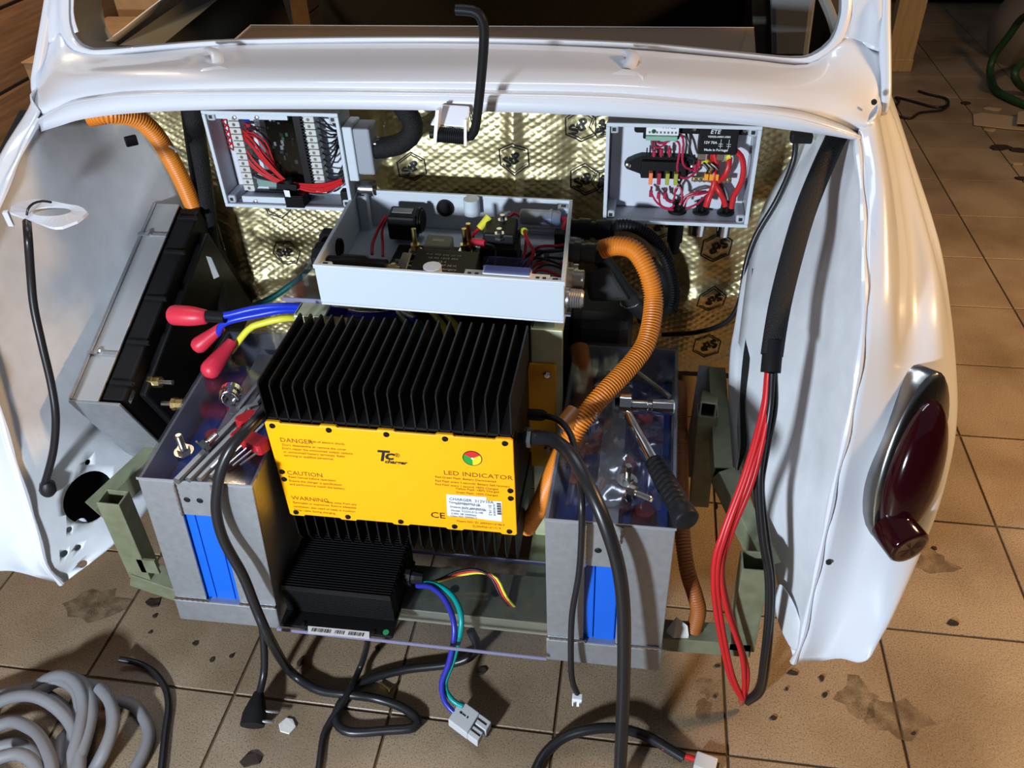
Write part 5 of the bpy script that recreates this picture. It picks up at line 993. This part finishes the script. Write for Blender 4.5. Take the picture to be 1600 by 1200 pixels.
MB().box((0.1418,.6322,.009), (.03, .024, .018), Matrix.Rotation(-.25, 3, 'Z')).build('housing', CG, t, bevel=.002); MB().box((0.1558,.6294,.009), (.008, .014, .008), Matrix.Rotation(-.25, 3, 'Z')).build('socket', INK, t)
coil = thing('hose_coil', 'coil of grey sheathed cable heaped on the tiles', 'hose', (-.8266,.5437,0))
for pts in ([(-.9359,.5533,.03),(-.8899,.5766,.05),(-.8412,.5809,.06),(-.7955,.5679,.05),(-.7591,.5401,.04),(-.7293,.4874,.03),(-.7462,.4152,.02),(-.828,.3958,.02),(-.9313,.4427,.02),(-.9651,.5144,.02)], [(-.8727,.602,.03),(-.8487,.6143,.05),(-.8174,.6185,.06),(-.7862,.6051,.06),(-.7661,.5789,.05),(-.752,.5382,.045),(-.7474,.485,.03),(-.7512,.423,.02),(-.8194,.397,.02),(-.9142,.4401,.03),(-.9416,.532,.03)], [(-.9142,.5311,.02),(-.8773,.5526,.03),(-.8289,.5409,.04),(-.7838,.5118,.05),(-.7522,.4741,.05),(-.7554,.4133,.04),(-.8295,.3912,.03),(-.9341,.4334,.02)],
            [(-.8173,.626,.045),(-.7846,.6138,.05),(-.7599,.588,.045),(-.7457,.5518,.04),(-.7365,.4864,.03),(-.7462,.4152,.02),(-.8001,.3831,.02),(-.9217,.4173,.02)], [(-.7907,.6258,.03),(-.7629,.6183,.03),(-.7333,.59,.03),(-.7148,.5516,.03),(-.7174,.4941,.02),(-.725,.4265,.02),(-.7779,.3781,.02),(-.8948,.3952,.02)], [(-.8546,.597,.04),(-.8277,.6148,.05),(-.7935,.604,.05),(-.7759,.5785,.04),(-.7669,.5299,.03),(-.7631,.488,.02),(-.7621,.417,.03),(-.8155,.3849,.03),(-.902,.424,.03),(-.9291,.5438,.03)], [(-.9059,.5128,.01),(-.8552,.5312,.012),(-.8112,.5144,.012),(-.7788,.4762,.012),(-.7688,.4206,.02),(-.851,.4011,.02),(-.9321,.465,.012)],
            [(-.741,.6166,.011),(-.7123,.6106,.011),(-.6777,.5825,.011),(-.6648,.5538,.011),(-.6656,.5103,.011),(-.6779,.437,.011),(-.7193,.3818,.011),(-.8079,.3618,.011)], [(-.7592,.6116,.05),(-.735,.5966,.05),(-.7128,.5683,.045),(-.7079,.53,.035),(-.7174,.4941,.02),(-.7187,.4228,.03),(-.7592,.3844,.03),(-.861,.3953,.03)], [(-.9516,.5839,.02),(-.9026,.5981,.03),(-.8603,.6027,.035),(-.7974,.5772,.02),(-.7706,.5246,.012),(-.7566,.4796,.011),(-.769,.4157,.012),(-.8458,.3886,.012)], [(-.8564,.4833,.05),(-.8142,.4975,.055),(-.7754,.4802,.05),(-.762,.438,.04),(-.7985,.4075,.04),(-.8704,.441,.04)], [(-.781,.5587,.02),(-.7819,.5378,.03),(-.7653,.506,.03),(-.7468,.4856,.02),(-.7387,.4332,.02),(-.7709,.3953,.02)]):
    MB().tube(pts, .0092, 12, .01).build('turn', GREYW, coil, True)
# ================================================================== tools lying on the battery boxes
KEY = mat('dark_steel_key', (.26, .26, .26), .36, .8)
def hexkey(label, a, b_, c_, r, grp='loose hex keys'):
    return one('hex_key', MB().tube([V(a), V(a).lerp(V(b_), .5), V(a).lerp(V(b_), .95), V(b_), V(b_).lerp(V(c_), .3), V(c_)], r, 6, .01), KEY, label, 'hex key', grp, smooth=False)
for lab, a, b_, c_, r in (('thickest hex key, outermost of the row on the left battery box', (-.5596,.6909,.43), (-.5278,.8375,.43), (-.5129,.8476,.43), .0058), ('second hex key from the outside of the row on the left battery box', (-.5466,.6958,.429), (-.5136,.8346,.429), (-.4995,.8418,.429), .0048),
                          ('third hex key from the outside of the row on the left battery box', (-.5338,.6994,.428), (-.5028,.8259,.428), (-.4876,.8303,.428), .0040), ('thinnest loose hex key, nearest the draped cable on the left battery box', (-.5222,.7077,.427), (-.4918,.8119,.427), (-.4786,.8161,.427), .0030)):
    hexkey(lab, a, b_, c_, r)
for lab, a, b_, c_, r in (('long hex key lying furthest back on the left battery box lid', (-.5401,.8385,.428), (-.5341,.904,.428), (-.5286,.92,.428), .0045), ('hex key just in front of the furthest one on the left lid', (-.5229,.8292,.428), (-.5188,.8755,.428), (-.5114,.8912,.428), .0045)): hexkey(lab, a, b_, c_, r, 'hex keys behind the red holder')
hk = thing('hex_key_holder', 'red plastic folding holder with thin hex keys beside the charger', 'tool holder', (-.5025,.7917,.425))
RP = mat('red_plastic', (.42, .012, .02), .35)
pa, pb = V((-.517,.7802,.436)), V((-.4647,.7579,.436)); d = (pb - pa).normalized(); s_ = V((-d.y, d.x, 0)); hm = Matrix((d, s_, V((0, 0, 1)))).transposed()
MB().rbox((pa + pb) / 2, ((pb - pa).length, .022, .016), .006, hm).build('holder_body', RP, hk)
MB().rbox(V((-.5121,.8089,.438)), (.03, .018, .014), .006, Matrix.Rotation(.9, 3, 'Z')).build('holder_hinge', RP, hk)
for k in range(5):
    a = pa.lerp(pb, .25 + .17 * k); e = a + V((-.022, -.055 + .006 * k, -.006)); MB().tube([a, a.lerp(e, .5), e], .0016, 6, smooth=False).build('thin_key', STEEL, hk, True)
def bolt(label, p, ax, L=.02, r=.0045, washer=.013, grp='loose bolts'):
    t = thing('bolt', label, 'bolt', tuple(p), grp); p = V(p); ax = V(ax).normalized()
    MB().lathe(p, ax, [(0, washer), (.0022, washer), (.0022, washer * .4), (.0022, 0)], 24).build('washer', STEEL, t, True)
    MB().lathe(p + ax * .0022, ax, [(0, .0085), (.006, .0085), (.006, 0)], 6).build('head', STEEL, t)
    MB().lathe(p + ax * .008, ax, [(0, r)] + [(.001 * k, r * (1 if k % 2 else .88)) for k in range(1, int(L * 1000))] + [(L, r * .8), (L, 0)], 14).build('shank', STEEL, t, True)
bolt('upright bolt with a wide washer on the front corner of the left lid', (-.5785,.7491,.4255), (0, 0, 1), .022)
bolt('tipped over bolt with washer beside the upright one on the left lid', (-.5499,.7483,.436), (.55, .75, .35), .018)
bolt('upright bolt with washer in the middle of the right lid', (0.0061,.7726,.414), (0, 0, 1), .02)
bolt('fallen bolt with washer in front of the upright one on the right lid', (0.0106,.741,.428), (.85, -.5, .15), .022)
def socket(label, p, ax, r, L, grp='chrome sockets'):
    return one('wrench_socket', MB().lathe(p, ax, [(0, r * .82), (0, r), (L * .45, r), (L * .5, r * .86), (L * .97, r * .86), (L, r * .8), (L, r * .6), (L * .6, r * .55), (L * .6, 0)], 24), CHROME, label, 'socket', grp, smooth=True, angle=40)
socket('chrome socket lying open end forward on the left lid', (-.558,.864,.4385), (.25, -.9, .15), .0155, .022)
socket('upright chrome socket near the orange conduit on the right lid', (-.0483,.8719,.413), (0, 0, 1), .0125, .032)
rt = thing('ratchet', 'chrome ratchet with a black ribbed grip lying on the right battery box', 'ratchet', (0.0195,.8636,.413))
hc = V((-.0053,.901,.4315)); he = V((0.0365,.7971,.432)); ge = V((0.0783,.6955,.432)); ax = (he - hc).normalized()
MB().lathe(hc - V((.006, 0, 0)), (1, 0, 0), [(0, .014), (.001, .019), (.016, .019), (.018, .014), (.018, 0)], 28).build('head', CHROME, rt, True)
MB().lathe(hc - V((.012, 0, 0)), (1, 0, 0), [(0, .010), (.007, .012), (.007, 0)], 20).build('selector', BLACKP, rt, True)
MB().tube([hc + ax * .008, hc.lerp(he, .3), hc.lerp(he, .65), he], .007, 12, rfun=lambda i: (.0068, .0068), smooth=False).build('shaft', CHROME, rt, True)
L = (ge - he).length; prof = [(0, .007), (.004, .0105)] + [(.004 + (L * .8 - .004) * k / 40, .0125 + .0016 * math.sin(k / 40 * 2.2) - (.0014 if k % 4 == 0 else 0)) for k in range(41)] + [(L * .82, .0125), (L * .84, .0155), (L * .97, .0160), (L, .013), (L, 0)]
MB().lathe(he, ge - he, prof, 22).build('grip', BLACKP, rt, True, 50)
MB().lathe(hc + V((.012, 0, 0)), (1, .03, 0), [(0, .010), (.020, .010), (.021, .0085), (.026, .0085), (.027, .0115), (.055, .0115), (.057, .009), (.045, .008), (.045, 0)], 24).build('drive_socket', CHROME, rt, True, 40)
one('steel_rod', MB().cyl((0.0009,1.0064,.418), (0.058,.9443,.418), .004, 10), KEY, 'thin dark steel rod lying at the back of the right lid', 'rod', smooth=True)

# ================================================================== traction motor and hoses deep in the bay
mt = thing('traction_motor', 'black electric motor in the shade under the grey box', 'motor', (-.26, 1.12, .2))
MB().lathe((-.46, 1.12, .33), (1, 0, 0), [(0, .05), (.0, .095), (.03, .105), (.33, .105), (.36, .095), (.36, .06), (.40, .05), (.40, 0)], 40).build('motor_case', BLACKS, mt, True, 50)
for k in range(18):
    a = math.radians(20 * k); MB().box((-.28, 1.12 + math.cos(a) * .107, .33 + math.sin(a) * .107), (.26, .006, .006), Matrix.Rotation(a, 3, 'X')).build('case_rib', BLACKS, mt)
MB().bb(-.10, .0, 1.10, 1.2, .24, .44).build('gearbox', mat('dark_cast_metal', (.04, .042, .045), .5, .3, bump=.4, scale=40), mt, bevel=.02)
MB().hexa([V(p) for p in [(-.0672,1.07,.4908),(-.0056,1.07,.4945),(-.0057,1.09,.4819),(-.0684,1.09,.478),(-.073,1.07,.54),(-.0408,1.07,.5524),(-.0416,1.09,.5408),(-.0743,1.09,.5282)]]).build('cover_plate', MATS['dark_cast_metal'], mt, bevel=.006)
cable('coolant_hose', 'black coolant hose with a clamp beside the motor', [(-.0534,1.09,.5563),(-.0368,1.1,.5243),(-.0163,1.1,.492),(0.0045,1.1,.4646),(0.0222,1.12,.4386)], .013, RUBBER, 14, cat='hose')
one('hose_clamp', MB().tube([V((-.0057,1.1,.4733)) + V((math.cos(a) * .0145, -math.sin(a) * .0145, math.cos(a) * .004)) for a in [i * .35 for i in range(19)]], .0018, 6, smooth=False), STEEL, 'bright hose clamp on the coolant hose', 'clamp')
cable('black_hose', 'black hose elbow behind the orange conduit', [(0.0214,1.15,.4091),(0.041,1.18,.4155),(0.0357,1.19,.4577),(0.0155,1.19,.4862)], .02, RUBBER, 14, cat='hose')

# hanging cable of the number plate lamp, with its rubber end
cable('lamp_cable', 'black cable hanging from the white bracket across the left inner wing', [(-.7783,.8748,.69)] + [(-.7642,.85,.6809),(-.7794,.845,.6288),(-.7866,.835,.5854),(-.7864,.82,.5335),(-.7857,.805,.4794),(-.7878,.79,.4342),(-.8038,.778,.3831),(-.8263,.768,.3371),(-.8441,.764,.3076)], .0055, CABLE, 10)
one('cable_end', MB().lathe((-.8329,.768,.3234), (-.25, -.05, -1), [(0, .006), (.006, .0105), (.02, .0115), (.026, .008), (.026, 0)], 14), RUBBER, 'rubber grommet on the end of the hanging lamp cable', 'grommet', smooth=True)

cable('thin_wire', 'thin black wire end curling over the white bracket', [(-.7742,.875,.7),(-.7704,.8772,.708),(-.766,.884,.712),(-.7585,.8919,.712),(-.754,.901,.706)], .0016, CABLE, 6)
# ================================================================== scraps on the floor
def scrap(name, lab, cat, px, h, m, grp=None, wob=.12):
    pts = [V(p) for p in px]; n = len(pts); mb = MB()
    mb.add(pts + [p + V((0, 0, h * (1 + rnd.uniform(-.3, .3)))) for p in pts], [tuple(reversed(range(n))), tuple(range(n, 2 * n))] + [(i, (i + 1) % n, n + (i + 1) % n, n + i) for i in range(n)])
    return one(name, mb, m, lab, cat, grp, bevel=min(.0015, h * .3))
DRT = mat('dark_dirt', (.02, .013, .008), .8, bump=.6, scale=150)
def blob(px, r, sx=1, rot=0):
    c = V(px); return [c + V((math.cos(a + rot) * r * sx * q, math.sin(a + rot) * r * q, 0)) for a, q in [(k * .785, 1 + rnd.uniform(-.3, .3)) for k in range(8)]]
for lab, px, r, sx in (('large dark lump of dirt at the bottom edge', (-.5076,.5589,0), .016, 1.2), ('small dark chip left of the mains plug cord', (-.6066,.7197,0), .0045, 1), ('dark chip just under the left battery box', (-.6359,.7088,0), .005, 1.3), ('pale edged dark chip between tiles and left box', (-.6764,.734,0), .005, 1.2), ('dark chip nearest the wooden wall side', (-.7697,.777,0), .0045, 1.3), ('tiny dark chip beside the oil stain', (-.7617,.7457,0), .003, 1.4),
                       ('dark crumb right of the loose leads', (0.2801,.8025,0), .006, 1.6), ('dark elongated clod below the right wing', (0.3236,.7991,0), .008, .7), ('dark round clod below the elongated one', (0.3245,.7707,0), .006, .8), ('dark round clod near the bottom row of tiles', (0.2449,.7225,0), .006, 1), ('dark crumb beside the vertical joint', (0.1664,.8005,0), .004, 1.2), ('dark crumb below the one beside the joint', (0.1604,.7474,0), .004, 1.1), ('spidery dark scrap on the right tile', (0.5448,.9285,0), .008, 1.5),
                       ('tiny dark crumb under the right wing tip', (0.2685,.7732,0), .004, .8), ('dark chip near the tail lamp', (0.5528,1.0885,0), .005, 1.3), ('flat dark flake left of the steel tube foot', (-.7861,.8043,0), .011, 1.6), ('brown flake under the small converter', (-.4907,.7238,0), .012, .6), ('dark scrap with a red fleck under the acrylic shelf', (-.1999,.7434,0), .008, 1.5), ('dark spot under the converter edge', (-.3748,.7648,0), .006, 1), ('dark crumb on the far right bottom tile', (0.4425,.7239,0), .0035, 1.3)):
    scrap('dirt_crumb', lab, 'dirt', blob(px, r * .75, sx, rnd.random()), .003, DRT, 'dark crumbs on the tiles')
FOAM = mat('white_foam', (.62, .62, .58), .8, bump=.4, scale=90)
scrap('foam_scrap', 'flat white scrap beside the mains plug pins', 'scrap', [(-.4858,.6153,.001),(-.4784,.6278,.001),(-.4679,.6271,.001),(-.4588,.6158,.001),(-.465,.6027,.001),(-.4798,.6048,.001)], .003, FOAM)
scrap('foam_scrap', 'crumpled white tape stuck beside the right battery box foot', 'scrap', [(0.0766,.76,.1253),(0.0883,.76,.1605),(0.1054,.755,.1494),(0.1093,.752,.127),(0.0878,.75,.1229),(0.0766,.752,.1024)], .008, FOAM)
scr = thing('screw', 'dark wood screw lying under the looped cord', 'screw', (-.3409,.6993,0))
a, b_ = V((-.3528,.7031,.004)), V((-.3346,.6931,.004))
MB().cyl(a, b_, .0018, 8, .0028).build('shank', BRASS, scr, True); MB().lathe(b_, b_ - a, [(0, .003), (.003, .0065), (.004, .0065), (.004, 0)], 12).build('head', BRASS, scr, True)

# ================================================================== the workshop around the car
WOOD = mat('brown_wall_plank', (.20, .10, .045), .6, bump=.3, scale=10, var=.3, stretch=(8, .6, 8))
wl = MB().bb(-1.62, -1.56, -3, 6, 0, 2.6).build('wall_left', mat('dark_wall', (.05, .03, .02), .9)); props(wl, 'brown horizontal plank wall left of the car', None, None, 'structure')
base = None
for k in range(14):
    for j in range(3):
        if base is None: base = o = MB().bb(-1.56, -1.545, -1.49, 1.49, .004, .166).build('plank', WOOD, wl, bevel=.003)
        else: o = base.copy(); COL.objects.link(o)
        o.location = (rnd.uniform(-.004, .004), -1.5 + 3 * j + (.4 if k % 2 else 0), .17 * k)
PLAST = mat('dim_plaster', (.10, .085, .065), .9, bump=.2, scale=15)
for nm, a in (('wall_back', (-1.6, 4, 5.6, 5.7, 0, 2.6)), ('wall_right', (3.9, 4.0, -3, 5.7, 0, 2.6)), ('wall_front', (-1.6, 4, -3.1, -3, 0, 2.6))): props(MB().bb(*a).build(nm, PLAST), 'dim plaster wall of the workshop', None, None, 'structure')
# pale wooden door leaf and a dark cabinet beyond the right side of the car
dr = thing('wooden_board', 'pale wooden board standing upright behind the right rear pillar', 'board', (1.0103,3.7228,0))
p = V((1.0122,3.7067,0))
MB().bb(p.x - .06, p.x + .045, p.y, p.y + .06, .0, 1.4).build('board', mat('pale_pine', (.45, .32, .16), .6, bump=.2, scale=12, var=.15, stretch=(6, 6, .6)), dr, bevel=.004)
MB().bb(p.x - .062, p.x + .047, p.y - .003, p.y + .062, .0, .05).build('shoe', MATS['pale_pine'], dr, bevel=.003)
cb = thing('dark_cabinet', 'dark cabinet in the shade at the back of the workshop', 'cabinet', (1.55, 4.9, 0))
MB().bb(1.0, 1.95, 4.75, 5.25, .04, 1.1).build('carcass', mat('dark_brown_wood', (.022, .014, .008), .7), cb, bevel=.006)
for k in range(2): d_ = MB().bb(1.02 + .47 * k, 1.46 + .47 * k, 4.735, 4.75, .08, 1.05).build('door', MATS['dark_brown_wood'], cb, bevel=.004); MB().cyl((1.42 + .10 * k, 4.735, .6), (1.42 + .10 * k, 4.715, .6), .012, 12).build('knob', BLACKP, d_, True)
p = V((1.4799,3.7597,0)); ck = thing('grey_sack', 'full grey sack standing on the tiles at the right edge', 'sack', tuple(p))
rows = []
for i in range(9):
    z = .6 * i / 8; r = .22 * (1 + .12 * math.sin(i * 1.1)) * (1 if i < 7 else .8 - .25 * (i - 7)); rows.append([p + V((.18 + math.cos(a) * r * 1.1 + .02 * noise.noise((i, a, 0)), .15 + math.sin(a) * r, z)) for a in [k * math.pi / 10 for k in range(21)]])
MB().patch(rows, 2, 2).build('sack_body', mat('grey_sackcloth', (.20, .165, .125), .9, bump=.4, scale=40), ck, True, 180)
GREEN = mat('dark_green_hose', (.015, .06, .02), .45)
cable('garden_hose', 'dark green hose trailing over the tiles at the right edge', [(1.3685,3.4335,.3),(1.3791,3.597,.24),(1.3624,3.6335,.16),(1.3421,3.6581,.08),(1.3336,3.6195,.025),(1.314,3.4623,.015),(1.3388,3.3589,.015),(1.4044,3.2502,.015)], .014, GREEN, 12, cat='hose')
cable('garden_hose', 'coiled end of the green hose at the extreme right', [(1.6,3.7923,.05),(1.4155,3.5398,.1),(1.3152,3.345,.12),(1.3396,3.3554,.08),(1.4091,3.4231,.03),(1.466,3.3568,.03)], .014, GREEN, 12, cat='hose')
cable('floor_wire', 'thin dark wire looped on the tiles behind the right rear pillar', [(0.8604,3.2435,.006),(0.9043,3.2725,.006),(0.9408,3.3422,.006),(0.9374,3.3836,.006),(0.9873,3.3447,.006),(1.0543,3.2877,.006),(1.1046,3.3105,.006),(1.1164,3.3793,.006),(1.0625,3.4256,.006),(1.035,3.46,.006)] , .0045, CABLE, 8)
cable('floor_wire', 'second thin wire loop just below the first one behind the pillar', [(0.8714,3.218,.006),(0.9189,3.176,.006),(0.951,3.1716,.006),(0.9912,3.225,.006),(1.0692,3.2555,.006),(1.1075,3.304,.006)], .0045, CABLE, 8)
PAPER = mat('brown_paper', (.36, .26, .17), .8, bump=.2, scale=30)
scrap('paper_strip', 'torn strip of brown card on the tiles near the green hose', 'card', [(1.1721,3.2208,.002),(1.2106,3.2423,.002),(1.2791,3.2145,.002),(1.3372,3.1929,.002),(1.3837,3.171,.002),(1.3529,3.0734,.002),(1.2434,3.0899,.002),(1.1479,3.1199,.002)], .004, PAPER)
scrap('paper_strip', 'second torn piece of card overlapping the strip at the right edge', 'card', [(1.314,3.2058,.02),(1.4092,3.2367,.02),(1.3614,3.0863,.02),(1.2763,3.0929,.02)], .004, PAPER)
for lab, px, r in (('small curl of litter below the card strip', (1.1913,3.0741,0), .02), ('larger wad of litter below the card strip', (1.1794,2.9205,0), .035), ('dark wad of litter at the right edge', (1.2343,2.9027,0), .03), ('pale chip of litter by the right edge', (1.1706,2.6767,0), .02), ('dark wad just above the pale chip', (1.1955,2.7858,0), .02), ('scatter of litter above the card strip', (1.2596,3.283,0), .03), ('little litter flake between hose and wire loop', (1.1824,3.3451,0), .02)):
    scrap('litter', lab, 'litter', blob(px, r * .55, 1.7, rnd.random()), .006, (DRT, PAPER)[rnd.random() > .6], 'litter on the far tiles')
# cartons seen through the quarter window, with pine laths beside them
bx = thing('cardboard_box', 'brown cardboard carton seen through the left quarter window', 'carton', (-1.25, 1.95, 0))
MB().bb(-1.42, -1.06, 1.78, 2.15, 0, .60).build('carton', CARD, bx, bevel=.003)
for a in ((-1.42, -1.06, 1.775, 1.965, .601, .605), (-1.42, -1.06, 1.97, 2.155, .601, .605)): MB().bb(*a).build('flap', CARD, bx, bevel=.001)
MB().bb(-1.059, -1.0575, 1.90, 1.96, .46, .54).build('shipping_label', mat('buff_label', (.5, .38, .28), .7), bx)
MB().bb(-1.25, -1.22, 1.776, 1.779, .0, .6).build('tape', mat('buff_tape', (.4, .28, .15), .4), bx)
bx = thing('cardboard_box', 'second carton standing behind the first one beyond the quarter window', 'carton', (-1.25, 2.5, 0))
MB().bb(-1.45, -1.08, 2.25, 2.7, 0, .66).build('carton', CARD, bx, bevel=.003)
for a in ((-1.45, -1.08, 2.245, 2.47, .661, .665), (-1.45, -1.08, 2.475, 2.705, .661, .665)): MB().bb(*a).build('flap', CARD, bx, bevel=.001)
PINE = MATS['pale_pine']
for k, (lab, y) in enumerate((('pine lath leaning on the plank wall, nearest the car', 2.2), ('pine lath leaning on the plank wall, further forward', 2.55))):
    a, b_ = V((-1.12, y, .62)), V((-1.5, y + .25, 1.4)); one('pine_lath', MB().tube([a, b_], .02, 4, smooth=False), PINE, lab, 'lath', 'pine laths')
one('wooden_pole', MB().cyl((-1.30, 1.30, 0), (-1.36, 1.52, .52), .018, 12), mat('pale_stick', (.32, .25, .15), .6, bump=.2, scale=20), 'pale stick leaning against the plank wall by the left wing', 'stick', smooth=True)
# acrylic sheet lying on the parcel shelf inside the rear window
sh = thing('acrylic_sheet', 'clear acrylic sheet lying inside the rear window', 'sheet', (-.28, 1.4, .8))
MB().hexa([V(p) for p in [(-.6554,1.2474,.79),(0.1473,1.2426,.79),(0.1558,1.4065,.79),(-.6663,1.4003,.79),(-.6468,1.231,.795),(0.1454,1.2263,.795),(0.1537,1.3881,.795),(-.6575,1.3819,.795)]]).build('sheet', acrylic('acrylic_painted_reflection', (.75, .66, .55), .08, haze=.35, hz=(.30, .20, .12)), sh)  # brown reflection of wood is put into the clear sheet's colour
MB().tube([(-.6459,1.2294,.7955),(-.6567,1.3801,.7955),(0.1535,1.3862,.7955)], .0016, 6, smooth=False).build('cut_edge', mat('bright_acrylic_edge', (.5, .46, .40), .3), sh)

# old stains on the tiles
STAIN = bpy.data.materials.new('brown_oil_stain'); STAIN.use_nodes = True
nt = STAIN.node_tree; b = nt.nodes['Principled BSDF']; b.inputs['Base Color'].default_value = (.10, .06, .03, 1); b.inputs['Roughness'].default_value = .45
tcn = nt.nodes.new('ShaderNodeTexNoise'); tcn.inputs['Scale'].default_value = 40; gmn = nt.nodes.new('ShaderNodeNewGeometry'); nt.links.new(gmn.outputs['Position'], tcn.inputs['Vector'])
mrn = nt.nodes.new('ShaderNodeMapRange'); mrn.inputs[1].default_value = .35; mrn.inputs[2].default_value = .7; mrn.inputs[3].default_value = .05; mrn.inputs[4].default_value = .6
nt.links.new(tcn.outputs[0], mrn.inputs[0]); nt.links.new(mrn.outputs[0], b.inputs['Alpha'])
for px, r, sx, rot in (((-.8842,.7876,.0006), .035, 1.5, .5), ((0.5321,1.0635,.0006), .03, 1.6, 0), ((0.1493,.7597,.0006), .016, 1, 0), ((0.1434,.7214,.0006), .018, .8, .3), ((0.3719,.7722,.0006), .03, 1, .2), ((-.2157,.9466,.0006), .05, 1.4, .2), ((-.2677,.9189,.0006), .04, 1, .4), ((-.4853,.724,.0006), .02, .7, .4), ((0.4221,.7472,.0006), .035, 1.2, .7)):
    c = V(px); pts = [c + V((math.cos(k * .393 + rot) * r * sx * q, math.sin(k * .393 + rot) * r * q, 0)) for k, q in [(k, 1 + rnd.uniform(-.35, .35)) for k in range(16)]]
    MB().add([c] + pts, [(0, k + 1, (k + 1) % 16 + 1) for k in range(16)]).build('oil_stain', STAIN, floor)
